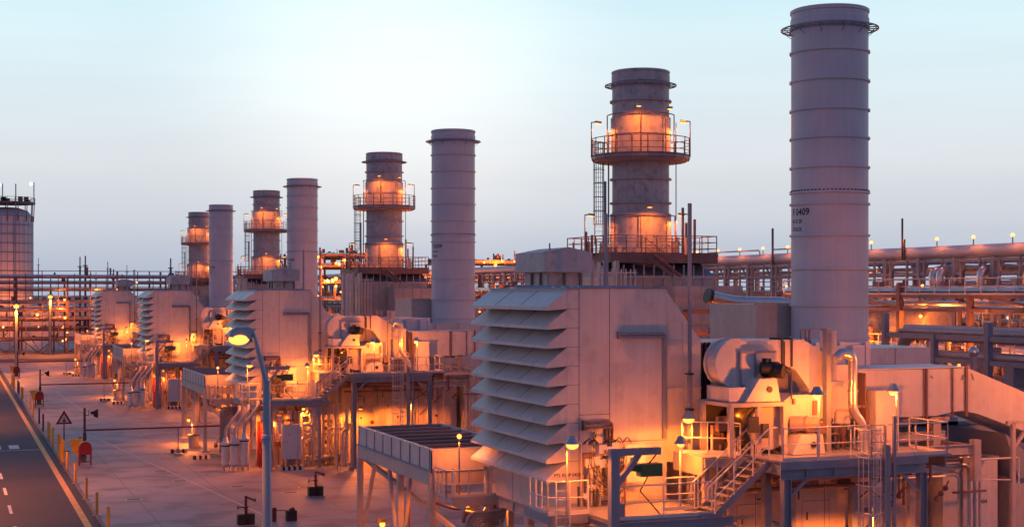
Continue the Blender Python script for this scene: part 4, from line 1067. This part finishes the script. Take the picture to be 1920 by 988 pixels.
for i, (x, y, m) in enumerate(((7.7, 121.0, YELLOW), (7.7, 125.5, YELLOW), (7.7, 127.0, YELLOW), (7.75, 135, DARK), (7.8, 142, DARK), (7.7, 151, YELLOW), (7.7, 158, YELLOW), (7.7, 172, YELLOW), (7.7, 173.6, YELLOW), (7.7, 175.2, YELLOW), (7.8, 184, DARK), (7.8, 187, DARK), (7.7, 195, YELLOW), (7.7, 197, YELLOW), (7.7, 199, YELLOW), (7.7, 203, YELLOW))):
    o_ = ('first', 'second', 'third', 'fourth', 'fifth', 'sixth', 'seventh', 'eighth', 'ninth', 'tenth', 'eleventh', 'twelfth', 'thirteenth', 'fourteenth', 'fifteenth', 'sixteenth')[i]
    bollard(x, y, f'{"dark" if m is DARK else "yellow"} kerb bollard beyond the close cluster, {o_} one past the cluster', m, 1.5)
bollard(9.2, 114.0, 'lone black post standing between the warning sign and the cluster', DARK, 1.35, .1)
def monitor(x, y, label, s=1.0):
    T = Thing('fire_monitor', label, 'fire monitor', (x, y, 0), 'fire monitors on the yard')
    T.part('riser', MB().lathe(x, y, [(.13, 0), (.13, .3), (.08, .34), (.08, .9), (.14, .92), (.14, 1.0), (.07, 1.02), (.07, 1.3*s), (.005, 1.3*s)], 14), RED, smooth=True)
    T.part('nozzle', MB().bent([(x, y, 1.25), (x, y, 1.5), (x+.25, y-.05, 1.38), (x+.42, y-.05, 1.3)], .05, 8, .15).pipe([(x+.4, y-.05, 1.3), (x+.5, y-.05, 1.32)], .09, 8), RED, smooth=True)
    T.part('handwheel', MB().pipe([(x-.45, y, .95), (x-.42, y, .95)], .12, 12).pipe([(x-.45, y, .95), (x, y, .95)], .03, 6), RED, smooth=True)
    T.part('guard_box', MB().box(x-.45, x-.08, y-.25, y+.25, .05, .6).box(x+.1, x+.42, y-.25, y+.25, .05, .62), BLACK)
    T.part('pad', MB().box(x-.5, x+.5, y-.4, y+.4, 0, .05), GALV)
monitor(20.57, 85.88, 'dark red fire monitor with black side boxes on the open yard')
monitor(14.6, 76.6, 'small dark red hydrant at the very bottom edge left of the street lamp', 1.2)
x, y = 17.0, 77.3
T = Thing('valve_box', 'small dark valve box with grey post at the bottom edge near the street lamp', 'valve box', (x, y, 0))
T.part('box', MB().box(x-.1, x+.45, y-.2, y+.2, 0, .55), BLACK)
T.part('cap', MB().pipe([(x+.1, y, .5), (x+.35, y, .6)], .14, 10), BLACK, smooth=True)
T.part('post', MB().bar((x-.75, y, 0), (x-.75, y, .75), .2).bar((x-.75, y, .6), (x, y, .55), .04), RED)
mh = [(10.2, 88.5), (19.5, 88.0), (17.0, 92), (14.0, 96.0), (13.5, 101.5), (15.5, 112.5), (18.0, 120.5), (14.0, 131.0), (21.0, 90.2)]
mo_ = ('nearest', 'second', 'third', 'fourth', 'fifth', 'sixth', 'seventh', 'eighth', 'ninth')
for i, (x, y) in enumerate(mh):
    T = Thing('drain_cover', f'dark drain cover set flush in the concrete yard, {mo_[i]} in order from the road side', 'drain cover', (x, y, 0), 'drain covers in the yard')
    T.part('frame', sheet(x-.5, x+.5, y-.3, y+.3, .006), GALV)
    T.part('cover', sheet(x-.4, x+.4, y-.22, y+.22, .011), BLACK)
# street lamp
def street_lamp(x, y, label, top=11.35, power=900, k=1.0, mat=POLE, aim=None):
    T = Thing('street_lamp', label, 'street lamp', (x, y, 0), 'street lamps')
    T.part('lower_pole', MB().lathe(x, y, [(.135, 0), (.12, top-2.9), (.145, top-2.88), (.145, top-2.8), (.11, top-2.78), (.095, top-1.4), (.11, top-1.39), (.11, top-1.36), (.005, top-1.36)], 12), mat)
    T.part('upper_pole', MB().bent([(x-.02, y, top-1.4), (x-.26*k, y, top-.45), (x-.4*k, y, top-.02), (x-.62*k, y, top-.06)], [.062][0], 10, .5), mat, smooth=True)
    h = MB()
    c = Vector((x-.68*k, y, top-.16))
    for (dx, zt, zb, ww) in ((0, 0, 0, 0),): pass
    prof = [(c.x+.3, c.z+.12), (c.x+.15, c.z+.2), (c.x-.15, c.z+.2), (c.x-.3, c.z+.08), (c.x-.32, c.z-.06), (c.x+.24, c.z-.12)]
    h.prism(prof, y-.17, y+.17)
    T.part('lamp_head', h, mat)
    T.part('lamp_glass', MB().ball((c.x-.05, y, c.z-.12), .27, 10, .55), LIT, smooth=True)
    T.light((c.x-.02, y, c.z-.4), power, .15, spot=140 if k < 0 or aim else 96, aim=aim or (c.x + (.3 if k < 0 else -3.5), y, c.z - 6))
street_lamp(7.75, 37.8, 'tall blue-grey street lamp lit at its head in front of the second filter house')

# lamp posts on the far left
for i, (x, y, h, lb) in enumerate(((9.4, 231, 10.3, 'far lit lamp on a tall pole at the left edge of the yard'), (18.3, 296, 11.5, 'farthest thin lamp pole in front of the left pipe rack'))):
    T = Thing('lamp_pole', lb, 'street lamp', (x, y, 0))
    T.part('pole', MB().pipe([(x, y, 0), (x, y, h)], [.28, .14][0:2] and .22, 8), STEEL, smooth=True)
    T.part('lamp_head', MB().box(x-.5, x+.5, y-.3, y+.3, h, h+.3), STEEL)
    T.part('lamp_glass', MB().ball((x, y, h-.15), .42, 8), LIT, smooth=True)
    T.light((x, y-.6, h-.9), 1300, .3)

# lamps along the other side of the road and over the yard, outside the picture, light bands across it
for i, (x, y, pw) in enumerate(((-3.4, 62, 1300), (-3.4, 96, 1900), (-3.4, 150, 1500), (-3.4, 205, 1500), (-3.4, 255, 1500))):
    street_lamp(x, y, f'street lamp beyond the far side of the road, {("nearest","second","third","fourth","farthest")[i]} one', 9.5, pw, -1.4)

street_lamp(41.5, 41.0, 'unseen street lamp added to light the sloping duct, right of the nearest unit', 11.2, 360, 1, aim=(37.5, 46, 6.5))  # out of view, added and aimed to give the duct warm light
# ============================================================ right pipe rack
def far_lamp(T, x, y, z, r=.2, power=0, m=None, post=None):
    p = None
    if post: p = T.part('lamp_post', MB().bar((x, y, post), (x, y, z), .06), DARK)
    T.part('lamp_glass', MB().ball((x, y, z), r, 8), m or FARLIT, parent=p, smooth=True)
    if power: T.light((x - .8, y - .8, z-.1-r), power * .2, .2, spot=200)
XR = 77.0
T = Thing('pipe_rack', 'long elevated pipe rack with a fat grey pipe on top crossing the right background', 'pipe rack', (XR, 150, 0))
T.part('main_pipe', MB().pipe([(XR, 40, 15.6), (XR, 420, 15.6)], .5, 20), STACK, smooth=True)
T.part('main_pipe', MB().pipe([(XR+2.2, 40, 15.4), (XR+2.2, 420, 15.4)], .35, 14), SILVER, smooth=True)
cm = MB(); bm = MB(); yy = 60
while yy < 400:
    for dx in (-.4, 6.2):
        cm.box(XR+dx-.2, XR+dx+.2, yy-.2, yy+.2, 0, 15.1)
    for z in (15.0, 14.0, 12.0, 9.6, 7.2): bm.box(XR-.35, XR+6.15, yy-.13, yy+.13, z-.3, z)
    cm.bar((XR-.4, yy, 13.2), (XR-.4, yy+1.2, 14.7), .16); cm.bar((XR-.4, yy, 13.2), (XR-.4, yy-1.2, 14.7), .16)
    yy += 4.7
for dx in (-.5, 6.3):
    for z in (14.95, 13.9, 11.8, 9.4, 7.0): bm.box(XR+dx-.05, XR+dx+.07, 55, 400, z-.22, z)
T.part('rack_column', cm, STEEL); T.part('rack_beam', bm, STEEL)
pp = MB()
for z, xs in ((14.1, (1.0, 1.7, 2.6, 3.9, 4.6)), (12.1, (.2, .9, 1.5, 2.5, 3.3, 4.4, 5.2)), (9.7, (.1, .7, 1.6, 2.4, 3.6, 4.7)), (7.3, (.3, 1.3, 2.0, 3.2, 4.4))):
    for q in xs: pp.pipe([(XR+q, 50, z+.15), (XR+q, 400, z+.15)], rnd.choice((.1, .15, .22)), 8)
T.part('process_pipe', pp, SILVER, smooth=True)
hd = MB(); 
for a, b in ((128, 139), (112, 126), (140, 152)): hd.bent([(XR-.3, a, 15.2), (XR-.3, a+.6, 16.5), (XR-.3, b, 16.5)], .07, 6)
T.part('handrail', hd, STEEL, smooth=True)
sl = MB(); yy = 61.5
while yy < 250:
    sl.bar((XR-.55, yy, 7), (XR-.55, yy, 15), .16)
    if int(yy*10) % 3: sl.bar((XR-.5, yy, 9.5), (XR-.5, yy+2.2, 11.8), .1)
    yy += 2.35
for z in (8.2, 10.6, 12.8, 13.3): sl.bar((XR-.62, 60, z), (XR-.62, 250, z), .08, .1)
T.part('slim_post', sl, STEEL)
clutter(T, XR-1.5, XR+2, 62, 150, 7.2, 13.6, 90, 41, (RUSTY, STEEL, SILVER, BEIGE2), .16)
for i in range(26): far_lamp(T, XR-1.0, 64+i*5.3, rnd.choice((8.6, 10.3, 11.4, 12.8)), .13, 260 if i % 2 == 0 else 0)
yy = 81.7
for i in range(26):
    far_lamp(T, XR-.2, yy, 16.7, .15, 40 if i < 14 else 0, post=16.05); yy += 4.63
T.part('mast', MB().bar((XR-.6, 104.4, 15), (XR-.6, 104.4, 18.6), .12).bar((XR-.6, 104.1, 15), (XR-.6, 104.1, 16.8), .12).bar((XR-.6, 125.5, 15), (XR-.6, 125.5, 18.6), .16), DARK)
lp = MB()
for y in (99.6, 98.7, 93.6, 88.2, 86.0, 160, 162, 164, 171, 173):
    lp.bent([(XR+3, y, 12.3), (XR-1.0, y, 12.3), (XR-1.0, y+.2, 14.1), (XR+1.0, y, 14.2), (XR+5, y, 14.2)], .34, 14, .8, 6)
T.part('expansion_loop', lp, SILVER, smooth=True)
# equipment decks in front of the rack
def rack_frame(name, label, x0, x1, y0, y1, levels, bay, m, ps=8, lamps=(), pipes=True, brace=True, seed=1, cat='pipe rack', lit=True, beamh=.22):
    r = random.Random(seed)
    T = Thing(name, label, cat, ((x0+x1)/2, (y0+y1)/2, 0))
    c = MB(); b = MB(); p = MB(); q = MB(); dgb = MB()
    nx = max(1, round((x1-x0)/bay)); ny = max(1, round((y1-y0)/bay)); zt = max(levels)
    for i in range(nx+1):
        for j in range(ny+1):
            if 0 < i < nx and 0 < j < ny: continue
            x = x0+(x1-x0)*i/nx; y = y0+(y1-y0)*j/ny
            c.box(x-.18, x+.18, y-.18, y+.18, 0, zt + r.choice((0, 0, .8, 1.2)))
    for z in levels:
        for j in range(ny+1): y = y0+(y1-y0)*j/ny; b.box(x0, x1, y-.1, y+.1, z-beamh, z)
        for i in range(nx+1): x = x0+(x1-x0)*i/nx; b.box(x-.1, x+.1, y0, y1, z-beamh-.01, z-.01)
        if pipes:
            for k in range(ps):
                rr = r.choice((.08, .12, .16, .25))
                if y1-y0 > x1-x0: X = r.uniform(x0, x1); p.pipe([(X, y0, z+rr), (X, y1, z+rr)], rr, 8)
                else: Y = r.uniform(y0, y1); p.pipe([(x0, Y, z+rr), (x1, Y, z+rr)], rr, 8)
            for k in range(int(ps*1.5)):
                X = r.uniform(x0, x1); Y = r.uniform(y0, y1); h = r.uniform(.5, 2.2)
                if r.random() < .5: q.pipe([(X, Y, z), (X, Y, z+h)], r.uniform(.06, .3), 8)
                else: s = r.uniform(.1, .5); q.box(X-s, X+s, Y-s, Y+s, z, z+h*.6)
    if brace:
        for i in range(nx):
            xa = x0+(x1-x0)*i/nx; xb = x0+(x1-x0)*(i+1)/nx; z1 = levels[0]; dgb.bar((xa, y0, z1), ((xa+xb)/2, y0, 0), .18); dgb.bar((xb, y0, z1), ((xa+xb)/2, y0, 0), .18)
        for i in range(ny):
            if i % 2: continue
            ya = y0+(y1-y0)*i/ny; yb = y0+(y1-y0)*(i+1)/ny; z1 = levels[-1]; z0 = levels[-2] if len(levels) > 1 else 0
            dgb.bar((x0, ya, z0), (x0, yb, z1), .16)
    T.part('rack_column', c, m); T.part('rack_beam', b, m)
    if dgb.v: T.part('rack_diagonal', dgb, m)
    if p.v: T.part('process_pipe', p, SILVER if seed % 2 else BEIGE2, smooth=True)
    if q.v: T.part('equipment', q, m)
    for (lx, ly, lz, pw, rr) in lamps: far_lamp(T, lx, ly, lz, rr, pw)
    return T
T = rack_frame('equipment_rack', 'brown steel equipment deck with a fat horizontal drum behind the nearest smooth stack', 62, 67, 70, 100, (4.5, 8.2, 11.2, 12.1), 7.3, RUSTY, 8,
    [(61.5, 98, 11.6, 500, .2), (61.5, 88.5, 9.0, 600, .15), (61.5, 76.5, 9.3, 600, .28), (64, 80, 7.2, 600, .15), (64, 92, 6.8, 600, .15), (63, 84, 10.6, 400, .12), (62.5, 74, 6.0, 160, .15), (64, 72, 10.4, 120, .12)], seed=3)
clutter(T, 61.5, 66, 70, 100, 4.5, 11.8, 90, 43, (RUSTY, SILVER, BEIGE2), .18)
T.part('railing', MB().rail([(61.9, 70, 12.1), (61.9, 100, 12.1)], 1.1, .04, 1.6).rail([(61.9, 70, 8.2), (61.9, 100, 8.2)], 1.1, .04, 1.6), RAIL)
T.part('drum', MB().pipe([(64.5, 84, 10.0), (64.5, 100, 10.0)], 1.15, 24), STACKW, smooth=True)
T = rack_frame('dark_pipe_truss', 'dark blue-grey pipe truss with rounded end above the sloping duct', 56.5, 60, 64, 79, (6.9, 8.3, 9.7), 5, STEEL, 2, [], seed=4, brace=False, beamh=.3)
T.part('end_bend', MB().bent([(58, 60, 9.6), (58, 79.3, 9.6), (58, 79.3, 3)], .42, 16, 1.5), STEEL, smooth=True)
x, y = 38.9, 44.6
x, y = 44.6, 55.5
T = Thing('small_globe_post', 'small capped vent post at the right edge above the sloping duct', 'post', (x, y, 0))
T.part('post', MB().pipe([(x, y, 0), (x, y, 9.4)], .15, 12), STEEL, smooth=True)
T.part('cap', MB().ball((x, y, 9.5), .26, 10), SILVER, smooth=True)
T = Thing('dark_shed', 'dark blue-grey flat building under the end of the sloping duct', 'building', (45, 60, 0))
T.part('wall', MB().box(38.2, 52, 51.5, 56.3, 0, 6.6).box(37.3, 40.4, 51.3, 56, 6.6, 9.0), STACKW)
T.part('roof', MB().box(38.0, 52.2, 51.3, 56.4, 6.6, 6.75), STEEL)
T.part('window', MB().box(41.0, 42.0, 51.45, 51.5, 6.8, 7.9), DARK)
# silver pipe run behind the nearest unit
T = Thing('clad_pipe', 'silver clad pipe running level beside the ribbed casing near the tall stack', 'pipe', (38, 70, 11.7))
T.part('pipe', MB().bent([(37.6, 68, 12.05), (39.0, 68, 11.75), (42.2, 68, 11.7), (43.2, 68, 11.3), (43.2, 68, 9)], .32, 16, .7, 6), SILVER, smooth=True)
T.part('elbow_cap', MB().pipe([(37.4, 68, 12.1), (37.6, 68, 12.05)], .42, 14), DARK, smooth=True)
T = Thing('open_steel_bay', 'dark open steel frame lit red inside beside the ribbed casing', 'steel frame', (37, 69, 0))
f = MB()
for xx in (37.6, 40.4):
    for yy in (67, 71): f.box(xx-.2, xx+.2, yy-.2, yy+.2, 0, 11.2)
for z in (8.6, 9.9, 11.1): f.box(37.6, 40.4, 66.9, 67.1, z, z+.25).box(37.6, 40.4, 70.9, 71.1, z, z+.25)
for i in range(16): xx = rnd.uniform(37.8, 40.2); z = rnd.uniform(7.6, 10.4); f.pipe([(xx, 68.5, z), (xx, 68.5, z+rnd.random())], .1, 6)
T.part('frame', f, RUSTY)
far_lamp(T, 38.6, 69.5, 9.4, .09, 160); far_lamp(T, 38.4, 69.5, 8.2, .12, 160)

# ---- background frames between the units and on the left
def L(n, x0, x1, y0, y1, z0, z1, seed, pw=900, rr=.22, every=3):
    r = random.Random(seed)
    return [(r.uniform(x0, x1), r.uniform(y0, y1), r.uniform(z0, z1), pw if i % every == 0 else 0, rr*r.uniform(.5, 1.25)) for i in range(n)]
rack_frame('left_pipe_rack', 'wide open pipe rack with many thin lines closing the left background', -45, 60, 300, 308, (7.0, 8.6, 10.2, 12.6, 14.0, 15.2), 9.5, RUSTY, 9,
    L(60, -40, 58, 299.3, 299.6, 3.0, 16.2, 11, 700, .24, 5), seed=5, cat='pipe rack', beamh=.2)
rack_frame('process_module', 'low lit process module behind the left pipe rack', -30, 45, 312, 326, (2.5, 4.5, 6.5, 8.5), 6, RUSTY, 16,
    L(26, -28, 44, 311, 311.5, 1.5, 8, 12, 500, .3, 4), seed=6, cat='process module')
rack_frame('process_module', 'tall dense process module glowing between the third and second stacks', 62, 76, 255, 290, (4, 7.5, 11, 14, 17, 19), 5, RUSTY, 26,
    L(46, 61, 75, 253.5, 254.5, 3, 20, 13, 2200, .28, 5), seed=7, cat='process module')
rack_frame('process_module', 'second dense process module just right of the glowing one', 84, 112, 240, 262, (4, 8, 12, 15, 17.5), 5.5, RUSTY, 22,
    L(34, 84, 111, 238.5, 239.5, 3, 19, 14, 2200, .26, 5), seed=8, cat='process module')
rack_frame('process_module', 'lit process module behind the long right pipe rack', 95, 130, 120, 200, (3, 6, 9, 12), 8, RUSTY, 22,
    L(30, 93.5, 94.5, 118, 200, 2, 13.5, 15, 1200, .2, 3), seed=9, cat='process module')
rack_frame('process_module', 'lit process module at the right edge behind the equipment deck', 86, 108, 62, 112, (3, 6, 9, 11, 13), 7, RUSTY, 20,
    L(30, 84.5, 85.5, 62, 110, 2, 13, 16, 900, .15, 3), seed=10, cat='process module')
rack_frame('process_module', 'distant process module seen between the second smooth stack and the nearest filter house', 50, 58, 120, 160, (4, 7.5, 10.5, 12.2), 6, RUSTY, 14,
    L(16, 48.5, 49.5, 118, 160, 4, 12.5, 17, 700, .14, 3), seed=15, cat='process module')
rack_frame('process_module', 'low far process module at the far left edge under the silo', -75, -20, 335, 360, (4, 8, 11), 7, RUSTY, 12,
    L(16, -70, -22, 333, 334, 3, 11, 18, 700, .35, 4), seed=21, cat='process module')
lr = [t for t in COL.objects if t.name.startswith('left_pipe_rack')][0]
tt = Thing.__new__(Thing); tt.base = tuple(lr.location); tt.root = lr
sl = MB()
for i in range(34): x = -44 + i*3.05; sl.bar((x, 299.6, 1), (x, 299.6, 15.4 + (i % 3)*.5), .16)
for z in (3.2, 5.4, 9.4, 11.4, 13.3, 16.4): sl.bar((-45, 299.5, z), (60, 299.5, z), .13)
tt.part('slim_post', sl, RUSTY)
# white far buildings glimpsed through the left rack
for i, (x, w_, z, lb) in enumerate(((25, 30, 7.4, 'pale long building seen through the left pipe rack'), (-60, 50, 7.6, 'pale low building behind the silo at the left edge'))):
    T = Thing('far_building', lb, 'building', (x, 420, 0))
    T.part('wall', MB().box(x-w_/2, x+w_, 420, 430, 0, z), WHITE)
    wn = MB()
    for a in range(int(w_*1.5/2.2)):
        for b in range(4): wn.box(x-w_/2+.5+a*2.2, x-w_/2+1.7+a*2.2, 419.9, 420, 1.5+b*2.6, 3.0+b*2.6)
    T.part('window', wn, DARK)
# silo
SX, SY = 12.9, 430.0
def world_at(px, Z):
    X = (px-960)/2725*Z; return (VY*X + VX*Z, -VX*X + VY*Z)
SX, SY = world_at(12, 400)
T = Thing('silo', 'tall round metal silo with railed top at the left edge', 'silo', (SX, SY, 0))
T.part('shell', MB().lathe(SX, SY, [(7.0, 0), (7.0, 33), (5.5, 34.6), (3, 35.4), (.01, 35.6)], 56), STACK, smooth=True)
rg = MB()
for z in (6, 9, 12, 15, 18, 20.5, 23, 25.5, 28, 30.5, 33): rg.ring(SX, SY, z-.09, z+.09, 6.95, 7.12, 56)
T.part('hoop', rg, STEEL, smooth=True)
sp = MB()
for i in range(28):
    a = 2*PI*i/28; sp.bar((SX+7.03*math.cos(a), SY+7.03*math.sin(a), 0), (SX+7.03*math.cos(a), SY+7.03*math.sin(a), 33), .1)
T.part('sheet_joint', sp, STEEL)
cr = MB().ring(SX, SY, 36.4, 36.8, 2, 7.6, 48)
for i in range(16): a = 2*PI*i/16; cr.bar((SX+7.1*math.cos(a), SY+7.1*math.sin(a), 31.5), (SX+7.3*math.cos(a), SY+7.3*math.sin(a), 36.5), .22)
T.part('crown', cr, RUSTY)
tp = MB().rail([(SX+7.5*math.cos(2*PI*i/24), SY+7.5*math.sin(2*PI*i/24), 36.8) for i in range(25)], 1.3, .06, 3)
T.part('railing', tp, STEEL)
v_ = Vector((-SX, -SY)).normalized(); l_ = Vector((-v_.y, v_.x))
if l_.dot(Vector((VY, -VX))) < 0: l_ = -l_
ld = MB().bar((SX+v_.x*7.6+l_.x*2.4, SY+v_.y*7.6+l_.y*2.4, 0), (SX+v_.x*7.6+l_.x*2.4, SY+v_.y*7.6+l_.y*2.4, 41.5), .28)
T.part('mast', ld, STEEL)
eq = MB()
for i in range(7): a = rnd.uniform(-6, 6); eq.box(SX+l_.x*a-.6, SX+l_.x*a+.6, SY-1, SY+1, 36.8, 36.8+rnd.uniform(.6, 1.8))
T.part('roof_equipment', eq, RUSTY)
for l, z in ((7.2, 42.5), (-1.0, 42.0), (-7.2, 41.5)):
    p = T.part('lamp_post', MB().bar((SX+l_.x*l, SY+l_.y*l, 36.8), (SX+l_.x*l, SY+l_.y*l, z), .25), STEEL)
    T.part('lamp_glass', MB().ball((SX+l_.x*(l-.8), SY+l_.y*(l-.8), z-.4), .38, 8), COOL, parent=p, smooth=True)
T.light((SX+v_.x*16+l_.x*6, SY+v_.y*16+l_.y*6, 8), 900, .5, spot=360)
T.light((SX+v_.x*16-l_.x*5, SY+v_.y*16-l_.y*5, 8), 600, .5, spot=360)
# far masts
for i, (px, Z, z, tk) in enumerate(((72, 420, 22, .25), (95, 300, 15, .4), (150, 300, 19.5, .35), (160, 300, 19.7, .4), (180, 420, 18, .25), (202, 420, 21, .3), (238, 420, 20, .25), (320, 300, 19.2, .4), (280, 300, 16.5, .35), (213, 300, 17, .35))):
    x, y = world_at(px, Z)
    T = Thing('far_mast', f'far thin mast over the left pipe rack, {("leftmost","second from left","third from left","fourth from left","fifth from left","sixth from left","eighth from left","rightmost","ninth from left","seventh from left")[i]}', 'mast', (x, y, 0), 'masts over the left pipe rack')
    T.part('pole', MB().bar((x, y, 0), (x, y, z-2), tk).bar((x, y, z-2), (x, y, z), tk*.6), DARK)
    T.part('crosspiece', MB().bar((x-.5, y, z-2), (x+.5, y, z-2), tk*.5), DARK)
